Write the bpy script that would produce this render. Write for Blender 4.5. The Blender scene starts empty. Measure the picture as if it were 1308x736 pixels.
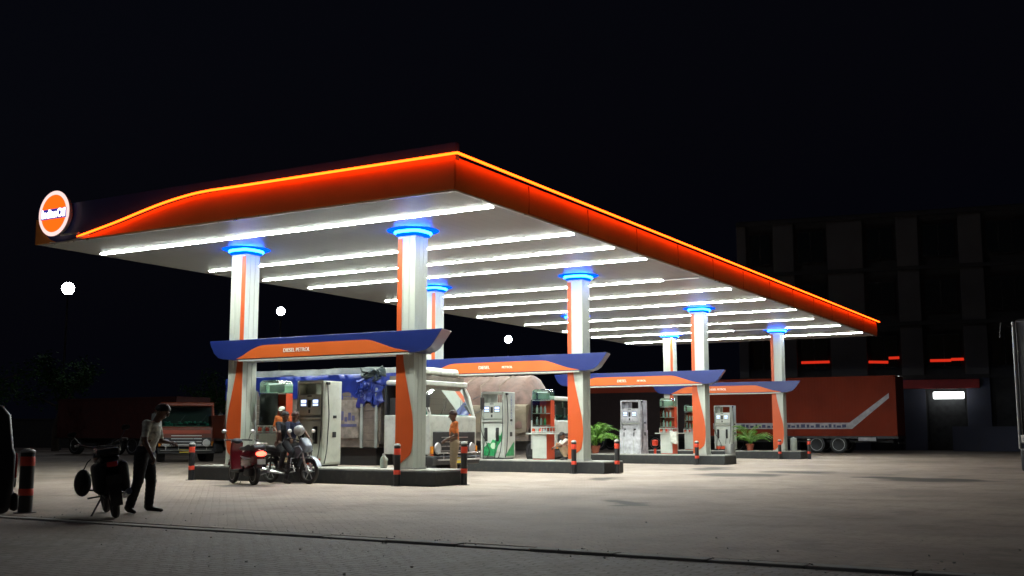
import bpy, bmesh, math, random
from mathutils import Vector, Matrix
R = math.radians
random.seed(7)
scene = bpy.context.scene
C = scene.collection

# ------------------------------------------------------------------ materials
def newmat(name):
    m = bpy.data.materials.new(name); m.use_nodes = True
    nt = m.node_tree; nt.nodes.clear()
    out = nt.nodes.new('ShaderNodeOutputMaterial')
    return m, nt, out

def mat(name, col, rough=0.5, metal=0.0, var=0.12, scale=3.0, bump=0.0, bscale=40.0, coat=0.0, dirt=0.0, spec=0.5):
    """painted / plastic / metal surface with a little uneven tone, grime and bump"""
    m, nt, out = newmat(name)
    N = nt.nodes.new; L = nt.links.new
    b = N('ShaderNodeBsdfPrincipled'); L(b.outputs[0], out.inputs[0])
    tc = N('ShaderNodeTexCoord')
    no = N('ShaderNodeTexNoise'); no.inputs['Scale'].default_value = scale; no.inputs['Detail'].default_value = 6
    L(tc.outputs['Object'], no.inputs['Vector'])
    ramp = N('ShaderNodeMapRange'); ramp.inputs[1].default_value = 0.3; ramp.inputs[2].default_value = 0.7
    ramp.inputs[3].default_value = 1 - var; ramp.inputs[4].default_value = 1 + var * 0.6
    L(no.outputs['Fac'], ramp.inputs[0])
    mx = N('ShaderNodeMix'); mx.data_type = 'RGBA'; mx.blend_type = 'MULTIPLY'; mx.inputs[0].default_value = 1
    mx.inputs[6].default_value = (*col, 1); L(ramp.outputs[0], mx.inputs[7])
    last = mx.outputs[2]
    if dirt > 0:
        n2 = N('ShaderNodeTexNoise'); n2.inputs['Scale'].default_value = scale * 2.7; n2.inputs['Detail'].default_value = 9
        n2.inputs['Roughness'].default_value = 0.7
        L(tc.outputs['Object'], n2.inputs['Vector'])
        r2 = N('ShaderNodeMapRange'); r2.inputs[1].default_value = 0.5; r2.inputs[2].default_value = 0.75; r2.inputs[4].default_value = dirt
        L(n2.outputs['Fac'], r2.inputs[0])
        m2 = N('ShaderNodeMix'); m2.data_type = 'RGBA'; m2.inputs[7].default_value = (0.09, 0.075, 0.06, 1)
        L(r2.outputs[0], m2.inputs[0]); L(last, m2.inputs[6]); last = m2.outputs[2]
    L(last, b.inputs['Base Color'])
    rr = N('ShaderNodeMapRange'); rr.inputs[3].default_value = max(0.02, rough - 0.07); rr.inputs[4].default_value = min(1, rough + 0.1)
    L(no.outputs['Fac'], rr.inputs[0]); L(rr.outputs[0], b.inputs['Roughness'])
    b.inputs['Metallic'].default_value = metal
    b.inputs['Specular IOR Level'].default_value = spec
    if coat: b.inputs['Coat Weight'].default_value = coat
    if bump:
        n3 = N('ShaderNodeTexNoise'); n3.inputs['Scale'].default_value = bscale; n3.inputs['Detail'].default_value = 5
        L(tc.outputs['Object'], n3.inputs['Vector'])
        bp = N('ShaderNodeBump'); bp.inputs['Strength'].default_value = bump; bp.inputs['Distance'].default_value = 0.02
        L(n3.outputs['Fac'], bp.inputs['Height']); L(bp.outputs[0], b.inputs['Normal'])
    return m

def emit(name, col, strength):
    m, nt, out = newmat(name)
    e = nt.nodes.new('ShaderNodeEmission'); e.inputs[0].default_value = (*col, 1); e.inputs[1].default_value = strength
    nt.links.new(e.outputs[0], out.inputs[0]); return m

def glass(name, tint=(0.8, 0.9, 0.85), gloss=0.15, rough=0.02):
    m, nt, out = newmat(name)
    N = nt.nodes.new; L = nt.links.new
    t = N('ShaderNodeBsdfTransparent'); t.inputs[0].default_value = (*tint, 1)
    g = N('ShaderNodeBsdfGlossy'); g.inputs['Roughness'].default_value = rough; g.inputs[0].default_value = (0.9, 0.95, 0.93, 1)
    lw = N('ShaderNodeLayerWeight'); lw.inputs[0].default_value = 0.35
    ma = N('ShaderNodeMath'); ma.operation = 'MAXIMUM'; ma.inputs[1].default_value = gloss
    L(lw.outputs['Fresnel'], ma.inputs[0])
    mx = N('ShaderNodeMixShader'); L(ma.outputs[0], mx.inputs[0]); L(t.outputs[0], mx.inputs[1]); L(g.outputs[0], mx.inputs[2])
    L(mx.outputs[0], out.inputs[0]); return m

def pavers(name, c1, c2, mortar, bw, bh, rot, dark_patches=()):
    m, nt, out = newmat(name)
    N = nt.nodes.new; L = nt.links.new
    b = N('ShaderNodeBsdfPrincipled'); L(b.outputs[0], out.inputs[0])
    tc = N('ShaderNodeTexCoord'); mp = N('ShaderNodeMapping'); mp.inputs['Rotation'].default_value[2] = R(rot)
    L(tc.outputs['Object'], mp.inputs[0])
    nz = N('ShaderNodeTexNoise'); nz.inputs['Scale'].default_value = 9.0; nz.inputs['Detail'].default_value = 2
    L(mp.outputs[0], nz.inputs['Vector'])
    ad = N('ShaderNodeVectorMath'); ad.operation = 'MULTIPLY_ADD'
    ad.inputs[1].default_value = (0.09, 0.09, 0); L(nz.outputs['Color'], ad.inputs[0]); L(mp.outputs[0], ad.inputs[2])
    br = N('ShaderNodeTexBrick'); br.inputs['Scale'].default_value = 1.0
    br.inputs['Brick Width'].default_value = bw; br.inputs['Row Height'].default_value = bh
    br.inputs['Mortar Size'].default_value = 0.011; br.inputs['Mortar Smooth'].default_value = 0.4
    br.inputs['Color1'].default_value = (*c1, 1); br.inputs['Color2'].default_value = (*c2, 1); br.inputs['Mortar'].default_value = (*mortar, 1)
    L(ad.outputs[0], br.inputs['Vector'])
    last = br.outputs['Color']
    # soil and tyre grime at three sizes
    for sc, lo, hi, amt, colr in ((0.17, 0.40, 0.66, 0.8, (0.19, 0.15, 0.125, 1)), (1.1, 0.5, 0.72, 0.55, (0.12, 0.105, 0.09, 1)), (6.0, 0.52, 0.8, 0.5, (0.1, 0.09, 0.08, 1))):
        n = N('ShaderNodeTexNoise'); n.inputs['Scale'].default_value = sc; n.inputs['Detail'].default_value = 7; n.inputs['Roughness'].default_value = 0.62
        L(tc.outputs['Object'], n.inputs['Vector'])
        mr = N('ShaderNodeMapRange'); mr.inputs[1].default_value = lo; mr.inputs[2].default_value = hi; mr.inputs[4].default_value = amt
        L(n.outputs['Fac'], mr.inputs[0])
        mx = N('ShaderNodeMix'); mx.data_type = 'RGBA'; mx.inputs[7].default_value = colr
        L(mr.outputs[0], mx.inputs[0]); L(last, mx.inputs[6]); last = mx.outputs[2]
    # pale dry dust
    n = N('ShaderNodeTexNoise'); n.inputs['Scale'].default_value = 0.5; n.inputs['Detail'].default_value = 8
    L(tc.outputs['Object'], n.inputs['Vector'])
    mr = N('ShaderNodeMapRange'); mr.inputs[1].default_value = 0.5; mr.inputs[2].default_value = 0.8; mr.inputs[4].default_value = 0.4
    L(n.outputs['Fac'], mr.inputs[0])
    mx = N('ShaderNodeMix'); mx.data_type = 'RGBA'; mx.inputs[7].default_value = (0.42, 0.37, 0.32, 1)
    L(mr.outputs[0], mx.inputs[0]); L(last, mx.inputs[6]); last = mx.outputs[2]
    # dark patches with a shape and place of their own
    for (x, y, rx, ry, a) in dark_patches:
        mp2 = N('ShaderNodeMapping'); mp2.vector_type = 'TEXTURE'
        mp2.inputs['Location'].default_value = (x, y, 0); mp2.inputs['Rotation'].default_value[2] = R(a); mp2.inputs['Scale'].default_value = (rx, ry, 1)
        n5 = N('ShaderNodeTexNoise'); n5.inputs['Scale'].default_value = 0.9; n5.inputs['Detail'].default_value = 5
        L(tc.outputs['Object'], n5.inputs['Vector'])
        a5 = N('ShaderNodeVectorMath'); a5.operation = 'MULTIPLY_ADD'; a5.inputs[1].default_value = (2.2, 2.2, 0)
        L(n5.outputs['Color'], a5.inputs[0]); L(tc.outputs['Object'], a5.inputs[2])
        s5 = N('ShaderNodeVectorMath'); s5.operation = 'SUBTRACT'; s5.inputs[1].default_value = (1.1, 1.1, 0)
        L(a5.outputs[0], s5.inputs[0]); L(s5.outputs[0], mp2.inputs[0])
        ln = N('ShaderNodeVectorMath'); ln.operation = 'LENGTH'; L(mp2.outputs[0], ln.inputs[0])
        mr = N('ShaderNodeMapRange'); mr.inputs[1].default_value = 0.55; mr.inputs[2].default_value = 1.05; mr.inputs[3].default_value = 0.85; mr.inputs[4].default_value = 0
        L(ln.outputs['Value'], mr.inputs[0])
        mx = N('ShaderNodeMix'); mx.data_type = 'RGBA'; mx.inputs[7].default_value = (0.045, 0.04, 0.035, 1)
        L(mr.outputs[0], mx.inputs[0]); L(last, mx.inputs[6]); last = mx.outputs[2]
    L(last, b.inputs['Base Color'])
    b.inputs['Roughness'].default_value = 0.78; b.inputs['Specular IOR Level'].default_value = 0.3
    fine = N('ShaderNodeTexNoise'); fine.inputs['Scale'].default_value = 14; fine.inputs['Detail'].default_value = 8
    L(tc.outputs['Object'], fine.inputs['Vector'])
    mm = N('ShaderNodeMath'); mm.operation = 'MULTIPLY_ADD'; mm.inputs[1].default_value = 0.6
    inv = N('ShaderNodeMath'); inv.operation = 'SUBTRACT'; inv.inputs[0].default_value = 1; L(br.outputs['Fac'], inv.inputs[1])
    L(fine.outputs['Fac'], mm.inputs[0]); L(inv.outputs[0], mm.inputs[2])
    bp = N('ShaderNodeBump'); bp.inputs['Strength'].default_value = 0.5; bp.inputs['Distance'].default_value = 0.02
    L(mm.outputs[0], bp.inputs['Height']); L(bp.outputs[0], b.inputs['Normal'])
    return m

M = {}
M['white'] = mat('white_clad', (0.43, 0.45, 0.405), 0.4, var=0.05, scale=1.0, dirt=0.07)
M['white_paint'] = mat('white_paint', (0.46, 0.48, 0.435), 0.4, var=0.1, dirt=0.2)
M['cream'] = mat('cream_panel', (0.55, 0.57, 0.49), 0.42, var=0.1, dirt=0.2)
M['grey_panel'] = mat('grey_panel', (0.36, 0.38, 0.34), 0.5, var=0.1, dirt=0.15)
M['bright_orange'] = mat('orange_panel', (0.58, 0.105, 0.014), 0.42, var=0.06, scale=1.2, coat=0.2)
M['petal'] = mat('petal_orange', (0.5, 0.075, 0.012), 0.4, var=0.06, scale=1.2)
M['fascia'] = mat('fascia_orange', (0.62, 0.22, 0.035), 0.5, var=0.12, scale=0.6, dirt=0.12)
M['navy'] = mat('navy_panel', (0.009, 0.02, 0.13), 0.32, var=0.1, scale=1.0, coat=0.2)
M['navy_dark'] = mat('navy_fascia', (0.018, 0.04, 0.17), 0.4, var=0.2, scale=0.8)
M['black'] = mat('black_rubber', (0.015, 0.015, 0.016), 0.55, var=0.3)
M['black_paint'] = mat('black_paint', (0.018, 0.019, 0.022), 0.42, var=0.4)
M['joint'] = mat('fascia_joint', (0.3, 0.05, 0.01), 0.6)
M['kerb_black'] = mat('kerb_black', (0.018, 0.02, 0.022), 0.6, var=0.35, dirt=0.35, bump=0.3)
M['concrete'] = mat('concrete', (0.33, 0.32, 0.29), 0.8, var=0.2, dirt=0.35, bump=0.4)
M['steel'] = mat('brushed_steel', (0.42, 0.42, 0.4), 0.38, metal=.6, var=0.12, scale=8)
M['chrome'] = mat('chrome', (0.7, 0.7, 0.7), 0.28, metal=1, var=0.08)
M['silver'] = mat('silver_paint', (0.45, 0.46, 0.47), 0.35, metal=0.7, var=0.15)
M['dark_metal'] = mat('dark_metal', (0.05, 0.05, 0.052), 0.5, metal=0.6, var=0.3)
M['rope_led'] = emit('orange_rope_light', (1.0, 0.058, 0.003), 9.0)
M['tube'] = emit('white_tube_light', (0.93, 1.0, 0.91), 112)
M['tube_dim'] = emit('white_tube_light_dim', (0.95, 0.97, 0.9), 1.0)
M['ring'] = emit('blue_ring_light', (0.0, 0.085, 1.0), 1.7)
M['ring_core'] = emit('blue_ring_core', (0.006, 0.10, 1.0), 55)
M['flood'] = emit('flood_lamp', (0.93, 0.97, 1.0), 60)
M['screen'] = emit('lcd_screen', (0.55, 0.7, 1.0), 1.6)
M['tail'] = emit('tail_light', (1.0, 0.05, 0.03), 9)
M['shop_tube'] = emit('shop_tube', (0.93, 1.0, 1.0), 3.5)
M['red_reflection'] = emit('red_reflection', (1.0, 0.04, 0.015), 0.5)  # glow for the reflections drawn on the building windows
M['logo_orange'] = emit('backlit_orange', (1.0, 0.115, 0.006), 1.15)
M['logo_white'] = emit('backlit_white', (1.0, 0.9, 0.95), 2.4)
M['logo_rim'] = emit('backlit_rim', (1.0, 0.66, 0.62), 0.95)
M['logo_navy'] = emit('backlit_navy', (0.03, 0.035, 0.35), 0.7)
M['case_glow'] = emit('case_lamp', (0.9, 1.0, 0.93), 1.3)
M['glass'] = glass('clear_glass', (0.86, 0.93, 0.9), 0.06)
M['windscreen'] = glass('windscreen_glass', (0.5, 0.68, 0.6), 0.12)
M['plastic_dome'] = glass('dome_acrylic', (0.7, 0.85, 0.78), 0.12, 0.15)
M['dark_glass'] = mat('dark_glass', (0.01, 0.012, 0.014), 0.06, var=0.1)
M['orange_side'] = mat('orange_side', (0.62, 0.07, 0.018), 0.4, var=0.1)
M['green'] = mat('green_graphic', (0.02, 0.25, 0.08), 0.4, var=0.5, scale=9)
M['pale_green'] = mat('pale_green', (0.45, 0.6, 0.42), 0.45)
M['truck_white'] = mat('truck_white', (0.42, 0.43, 0.39), 0.35, var=0.12, dirt=0.4, coat=0.2)
M['truck_orange'] = mat('truck_orange', (0.17, 0.03, 0.01), 0.4, var=0.2, dirt=0.35)
M['truck_red'] = mat('container_red', (0.42, 0.06, 0.022), 0.5, var=0.12, scale=0.7, dirt=0.25)
M['truck_dark'] = mat('truck_dark', (0.035, 0.02, 0.02), 0.5, var=0.2)
M['dull_red'] = mat('dull_red', (0.07, 0.012, 0.01), 0.6, var=0.3)
M['maroon'] = mat('maroon_paint', (0.11, 0.006, 0.011), 0.22, var=0.1, coat=0.6)
M['tarp_blue'] = mat('tarp_blue', (0.008, 0.022, 0.17), 0.3, var=0.35, scale=2.5, bump=0.8, bscale=6)
M['tarp_grey'] = mat('tarp_grey', (0.24, 0.26, 0.24), 0.6, var=0.35, scale=3, bump=0.8, bscale=8)
M['tarp_dull'] = mat('tarp_dull', (0.03, 0.045, 0.045), 0.6, var=0.5, scale=4, bump=0.8, bscale=8)
M['tarp_brown'] = mat('tarp_brown', (0.12, 0.065, 0.05), 0.6, var=0.4, scale=3, bump=0.8, bscale=7, dirt=0.3)
M['tarp_beige'] = mat('tarp_beige', (0.15, 0.12, 0.08), 0.7, var=0.35, scale=2, bump=0.8, bscale=7)
M['wood'] = mat('weathered_plank', (0.12, 0.095, 0.075), 0.75, var=0.45, scale=4, dirt=0.4, bump=0.5)
M['sticker'] = mat('panel_sign', (0.42, 0.4, 0.42), 0.6, var=0.3)
M['sticker_blue'] = mat('faded_blue_print', (0.06, 0.06, 0.14), 0.6, var=0.4)
M['board'] = mat('faded_board', (0.2, 0.17, 0.14), 0.7, var=0.5, scale=5, dirt=0.6)
M['number_plate'] = mat('yellow_plate', (0.75, 0.55, 0.05), 0.45)
M['pot'] = mat('terracotta', (0.32, 0.085, 0.045), 0.7, var=0.2, dirt=0.2)
M['soil'] = mat('soil', (0.05, 0.035, 0.025), 0.95)
M['frond'] = mat('palm_leaf', (0.13, 0.30, 0.03), 0.5, var=0.4, scale=6)
M['leaf'] = mat('tree_leaf', (0.03, 0.085, 0.02), 0.8, var=0.5, scale=1.5, spec=0.05)
M['bark'] = mat('bark', (0.08, 0.06, 0.045), 0.9, var=0.3, bump=0.6)
M['facade'] = mat('facade_plaster', (0.12, 0.115, 0.115), 0.85, var=0.2, scale=0.4, dirt=0.3)
M['facade_lower'] = mat('facade_blue_grey', (0.07, 0.075, 0.11), 0.8, var=0.2, scale=0.4, dirt=0.3)
M['facade_dark'] = mat('facade_recess', (0.05, 0.048, 0.048), 0.85, var=0.2)
M['red_band'] = mat('red_band', (0.5, 0.03, 0.03), 0.5, var=0.15)
M['bollard_red'] = mat('reflective_red', (0.7, 0.06, 0.03), 0.3, var=0.1)
M['grey_cap'] = mat('grey_cap', (0.4, 0.4, 0.38), 0.5)
M['skin'] = mat('skin', (0.16, 0.085, 0.055), 0.5, var=0.12, scale=20)
M['hair'] = mat('hair', (0.012, 0.01, 0.01), 0.5)
M['hair_brown'] = mat('hair_brown', (0.06, 0.022, 0.015), 0.6)
M['shirt_orange'] = mat('shirt_orange', (0.68, 0.17, 0.03), 0.8, var=0.2, scale=8, bump=0.4, bscale=18)
M['shirt_check'] = mat('shirt_pale', (0.62, 0.64, 0.56), 0.8, var=0.6, scale=14, bump=0.4, bscale=18)
M['shirt_white'] = mat('shirt_white', (0.55, 0.56, 0.5), 0.8, var=0.25, scale=8, bump=0.4, bscale=18)
M['cloth_dark'] = mat('cloth_dark', (0.02, 0.021, 0.026), 0.85, var=0.3, bump=0.4, bscale=18)
M['cloth_navy'] = mat('cloth_navy', (0.02, 0.025, 0.06), 0.85, var=0.3, bump=0.4, bscale=18)
M['khaki'] = mat('khaki', (0.36, 0.27, 0.17), 0.85, var=0.25, bump=0.4, bscale=18)
M['shoe'] = mat('shoe', (0.015, 0.013, 0.012), 0.5)
M['helmet'] = mat('helmet_white', (0.34, 0.34, 0.33), 0.3, coat=0.2)
M['cowl'] = mat('cowl_grey', (0.2, 0.22, 0.26), 0.35, metal=0.4, var=0.3, scale=9)
M['teal_cloth'] = mat('teal_garland', (0.05, 0.25, 0.2), 0.7, var=0.6, scale=12)
M['lettering'] = mat('white_lettering', (0.85, 0.82, 0.75), 0.4)
M['blue_lettering'] = mat('blue_lettering', (0.12, 0.16, 0.32), 0.4)
M['amber'] = mat('amber_lens', (0.6, 0.2, 0.02), 0.2)
M['red_lens'] = mat('red_lens', (0.5, 0.02, 0.02), 0.15)
M['lamp_lens'] = mat('lamp_lens', (0.5, 0.5, 0.5), 0.35, metal=0.4)
M['bag'] = mat('bag_fabric', (0.02, 0.021, 0.022), 0.8, bump=0.4)
M['bottle'] = mat('bottle_plastic', (0.5, 0.55, 0.5), 0.25)
M['bottle_green'] = mat('bottle_green', (0.06, 0.35, 0.12), 0.25)
M['bottle_water'] = mat('bottle_water', (0.3, 0.36, 0.32), 0.15, var=0.3)
M['shrink_wrap'] = mat('shrink_wrap', (0.5, 0.5, 0.54), 0.22, var=0.35, scale=6, bump=1.0, bscale=9)

def ceiling_mat():
    m, nt, out = newmat('ceiling_panels'); N = nt.nodes.new; L = nt.links.new
    b = N('ShaderNodeBsdfPrincipled'); L(b.outputs[0], out.inputs[0])
    tc = N('ShaderNodeTexCoord'); sx = N('ShaderNodeSeparateXYZ'); L(tc.outputs['Object'], sx.inputs[0])
    # panel seams every 0.3 m across X
    mu = N('ShaderNodeMath'); mu.operation = 'MULTIPLY'; mu.inputs[1].default_value = 1 / 0.3; L(sx.outputs['X'], mu.inputs[0])
    fr = N('ShaderNodeMath'); fr.operation = 'FRACT'; L(mu.outputs[0], fr.inputs[0])
    pg = N('ShaderNodeMath'); pg.operation = 'PINGPONG'; pg.inputs[1].default_value = 0.5; L(fr.outputs[0], pg.inputs[0])
    mr = N('ShaderNodeMapRange'); mr.inputs[1].default_value = 0.0; mr.inputs[2].default_value = 0.05; L(pg.outputs[0], mr.inputs[0])
    no = N('ShaderNodeTexNoise'); no.inputs['Scale'].default_value = 0.6; no.inputs['Detail'].default_value = 6; L(tc.outputs['Object'], no.inputs['Vector'])
    r2 = N('ShaderNodeMapRange'); r2.inputs[3].default_value = 0.82; r2.inputs[4].default_value = 1.08; L(no.outputs['Fac'], r2.inputs[0])
    m1 = N('ShaderNodeMapRange'); m1.inputs[3].default_value = 0.72; m1.inputs[4].default_value = 1; L(mr.outputs[0], m1.inputs[0])
    mm = N('ShaderNodeMath'); mm.operation = 'MULTIPLY'; L(m1.outputs[0], mm.inputs[0]); L(r2.outputs[0], mm.inputs[1])
    mx = N('ShaderNodeMix'); mx.data_type = 'RGBA'; mx.blend_type = 'MULTIPLY'; mx.inputs[0].default_value = 1
    mx.inputs[6].default_value = (0.31, 0.315, 0.297, 1); L(mm.outputs[0], mx.inputs[7]); L(mx.outputs[2], b.inputs['Base Color'])
    b.inputs['Roughness'].default_value = 0.36; b.inputs['Specular IOR Level'].default_value = 0.45
    bp = N('ShaderNodeBump'); bp.inputs['Strength'].default_value = 0.12; bp.inputs['Distance'].default_value = 0.006
    L(mr.outputs[0], bp.inputs['Height']); L(bp.outputs[0], b.inputs['Normal'])
    return m
M['ceiling'] = ceiling_mat()

def container_mat():
    m = mat('container_corrugated', (0.21, 0.03, 0.013), 0.75, var=0.2, scale=0.5, dirt=0.12, spec=0.15)
    nt = m.node_tree; N = nt.nodes.new; L = nt.links.new
    b = [n for n in nt.nodes if n.type == 'BSDF_PRINCIPLED'][0]
    tc = N('ShaderNodeTexCoord'); w = N('ShaderNodeTexWave'); w.inputs['Scale'].default_value = 1.6; w.bands_direction = 'X'
    L(tc.outputs['Object'], w.inputs['Vector'])
    bp = N('ShaderNodeBump'); bp.inputs['Strength'].default_value = 0.35; bp.inputs['Distance'].default_value = 0.015
    L(w.outputs['Fac'], bp.inputs['Height']); L(bp.outputs[0], b.inputs['Normal'])
    return m
M['container'] = container_mat()

# ------------------------------------------------------------------ mesh builder
class MB:
    def __init__(s): s.v = []; s.f = []
    def add(s, vs, fs):
        o = len(s.v); s.v += [Vector(v) for v in vs]; s.f += [tuple(i + o for i in f) for f in fs]; return s
    def box(s, x0, x1, y0, y1, z0, z1, mt=None):
        vs = [(x, y, z) for z in (z0, z1) for y in (y0, y1) for x in (x0, x1)]
        if mt: vs = [mt @ Vector(v) for v in vs]
        return s.add(vs, [(0, 2, 3, 1), (4, 5, 7, 6), (0, 1, 5, 4), (2, 6, 7, 3), (0, 4, 6, 2), (1, 3, 7, 5)])
    def cyl(s, p0, p1, r0, r1=None, n=12, caps=True):
        p0 = Vector(p0); p1 = Vector(p1); r1 = r0 if r1 is None else r1
        d = (p1 - p0).normalized(); a = d.orthogonal().normalized(); b = d.cross(a)
        vs = []
        for p, r in ((p0, r0), (p1, r1)):
            for i in range(n):
                t = 2 * math.pi * i / n; vs.append(p + (a * math.cos(t) + b * math.sin(t)) * r)
        fs = [(i, (i + 1) % n, n + (i + 1) % n, n + i) for i in range(n)]
        if caps: fs += [tuple(range(n))[::-1], tuple(range(n, 2 * n))]
        return s.add(vs, fs)
    def tube(s, pts, r, n=8):
        pts = [Vector(p) for p in pts]; rs = r if isinstance(r, (list, tuple)) else [r] * len(pts)
        vs = []; ref = None
        for i, p in enumerate(pts):
            d = (pts[min(i + 1, len(pts) - 1)] - pts[max(i - 1, 0)]).normalized()
            if ref is None: ref = d.orthogonal().normalized()
            a = (ref - d * ref.dot(d)).normalized(); ref = a; b = d.cross(a)
            for k in range(n):
                t = 2 * math.pi * k / n; vs.append(p + (a * math.cos(t) + b * math.sin(t)) * rs[i])
        fs = [(i * n + k, i * n + (k + 1) % n, (i + 1) * n + (k + 1) % n, (i + 1) * n + k) for i in range(len(pts) - 1) for k in range(n)]
        fs += [tuple(range(n))[::-1], tuple(range((len(pts) - 1) * n, len(pts) * n))]
        return s.add(vs, fs)
    def prism(s, poly, d0, d1, plane='xz'):
        n = len(poly)
        def P(a, b, d): return (a, d, b) if plane == 'xz' else ((d, a, b) if plane == 'yz' else (a, b, d))
        vs = [P(a, b, d0) for a, b in poly] + [P(a, b, d1) for a, b in poly]
        fs = [tuple(range(n))[::-1], tuple(range(n, 2 * n))] + [(i, (i + 1) % n, n + (i + 1) % n, n + i) for i in range(n)]
        return s.add(vs, fs)
    def lathe(s, prof, c=(0, 0, 0), axis='z', n=20, caps=True):
        vs = []
        for r, h in prof:
            for k in range(n):
                t = 2 * math.pi * k / n; a, b = r * math.cos(t), r * math.sin(t)
                v = {'z': (a, b, h), 'y': (a, h, b), 'x': (h, a, b)}[axis]
                vs.append((v[0] + c[0], v[1] + c[1], v[2] + c[2]))
        m = len(prof)
        fs = [(i * n + k, i * n + (k + 1) % n, (i + 1) * n + (k + 1) % n, (i + 1) * n + k) for i in range(m - 1) for k in range(n)]
        if caps: fs += [tuple(range(n))[::-1], tuple(range((m - 1) * n, m * n))]
        return s.add(vs, fs)
    def ball(s, c, r, nu=10, nv=7, mt=None):
        r = r if isinstance(r, (tuple, list)) else (r, r, r); vs = []; c = Vector(c)
        for j in range(nv + 1):
            ph = math.pi * j / nv
            for i in range(nu):
                t = 2 * math.pi * i / nu
                v = Vector((r[0] * math.sin(ph) * math.cos(t), r[1] * math.sin(ph) * math.sin(t), r[2] * math.cos(ph)))
                if mt: v = mt @ v
                vs.append(v + c)
        fs = [(j * nu + i, (j + 1) * nu + i, (j + 1) * nu + (i + 1) % nu, j * nu + (i + 1) % nu) for j in range(nv) for i in range(nu)]
        return s.add(vs, fs)
    def torus(s, c, Rr, r, axis='y', n=24, m=8, sq=1.0):
        vs = []
        for i in range(n):
            t = 2 * math.pi * i / n
            for k in range(m):
                p = 2 * math.pi * k / m; rr = Rr + r * math.cos(p); h = r * sq * math.sin(p); a, b = rr * math.cos(t), rr * math.sin(t)
                v = {'z': (a, b, h), 'y': (a, h, b), 'x': (h, a, b)}[axis]; vs.append((v[0] + c[0], v[1] + c[1], v[2] + c[2]))
        fs = [(i * m + k, ((i + 1) % n) * m + k, ((i + 1) % n) * m + (k + 1) % m, i * m + (k + 1) % m) for i in range(n) for k in range(m)]
        return s.add(vs, fs)
    def build(s, name, m, parent=None, bevel=0, smooth=True, ang=35, seg=2):
        me = bpy.data.meshes.new(name); me.from_pydata([tuple(v) for v in s.v], [], s.f)
        bm = bmesh.new(); bm.from_mesh(me); bmesh.ops.remove_doubles(bm, verts=bm.verts, dist=1e-5)
        bmesh.ops.recalc_face_normals(bm, faces=bm.faces); bm.to_mesh(me); bm.free()
        me.materials.append(m if not isinstance(m, str) else M[m])
        if smooth:
            me.polygons.foreach_set('use_smooth', [True] * len(me.polygons)); me.set_sharp_from_angle(angle=R(ang))
        o = bpy.data.objects.new(name, me); C.objects.link(o)
        if parent: o.parent = parent
        if bevel:
            b = o.modifiers.new('bevel', 'BEVEL'); b.width = bevel; b.segments = seg; b.limit_method = 'ANGLE'; b.angle_limit = R(40)
        return o

def tag(o, label=None, cat=None, group=None, kind=None):
    if label: o['label'] = label
    if cat: o['category'] = cat
    if group: o['group'] = group
    if kind: o['kind'] = kind
    return o
def thing(name, loc, rz, label, cat, group=None):
    o = bpy.data.objects.new(name, None); C.objects.link(o); o.location = loc; o.rotation_euler = (0, 0, rz)
    o.empty_display_size = 0.2
    return tag(o, label, cat, group)
def kids(o): return [c for c in bpy.data.objects if c.parent == o]
def dup(o, loc=None, rz=None, label=None, parent=None):
    c = o.copy(); C.objects.link(c)
    if parent: c.parent = parent
    if loc is not None: c.location = loc
    if rz is not None: c.rotation_euler = (0, 0, rz)
    if label: c['label'] = label
    for k in kids(o): dup(k, parent=c)
    return c
def text_mesh(s, size, m, parent, name, mt, ext=0.004, xscale=1.0, space=1.0, bold=0.0):
    cu = bpy.data.curves.new(name, 'FONT'); cu.body = s; cu.size = size; cu.extrude = ext; cu.align_x = 'CENTER'; cu.align_y = 'CENTER'
    cu.space_character = space; cu.offset = bold
    t = bpy.data.objects.new(name, cu); C.objects.link(t)
    bpy.context.view_layer.update()
    me = bpy.data.meshes.new_from_object(t.evaluated_get(bpy.context.evaluated_depsgraph_get()))
    bpy.data.objects.remove(t)
    me.materials.clear(); me.materials.append(M[m]); me.transform(mt @ Matrix.Diagonal((xscale, 1, 1, 1)))
    o = bpy.data.objects.new(name, me); C.objects.link(o); o.parent = parent
    return o
FRONT = Matrix.Rotation(R(90), 4, 'X')      # text lying in xz, read from -y
def smoothpts(pts, k=6):
    out = []
    P = [Vector((*p, 0)) if len(p) == 2 else Vector(p) for p in pts]; n = len(P)
    for i in range(n - 1):
        p0, p1, p2, p3 = P[max(i - 1, 0)], P[i], P[i + 1], P[min(i + 2, n - 1)]
        for j in range(k):
            t = j / k
            out.append(0.5 * ((2 * p1) + (p2 - p0) * t + (2 * p0 - 5 * p1 + 4 * p2 - p3) * t * t + (3 * p1 - p0 - 3 * p2 + p3) * t ** 3))
    out.append(P[-1]); return out

# ------------------------------------------------------------------ camera, world
cam = bpy.data.cameras.new('camera'); co = bpy.data.objects.new('camera', cam); C.objects.link(co)
co.location = (0, 0, 1.2); co.rotation_euler = (R(90) + 0.1319, 0, 0.5293)
cam.sensor_width = 36; cam.lens = 36 * 1392.3 / 1308; cam.clip_end = 1500; cam.clip_start = 0.1
scene.camera = co
w = bpy.data.worlds.new('World'); scene.world = w; w.use_nodes = True
nt = w.node_tree; nt.nodes.clear()
wo = nt.nodes.new('ShaderNodeOutputWorld'); bg = nt.nodes.new('ShaderNodeBackground'); sky = nt.nodes.new('ShaderNodeTexSky')
sky.sky_type = 'NISHITA'; sky.sun_disc = False; sky.sun_elevation = R(-5.0); sky.sun_rotation = R(200); sky.dust_density = 1.5
air = nt.nodes.new('ShaderNodeMix'); air.data_type = 'RGBA'; air.blend_type = 'ADD'; air.inputs[0].default_value = 1
air.inputs[7].default_value = (0.005, 0.006, 0.0135, 1)      # faint town glow in the night air
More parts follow.
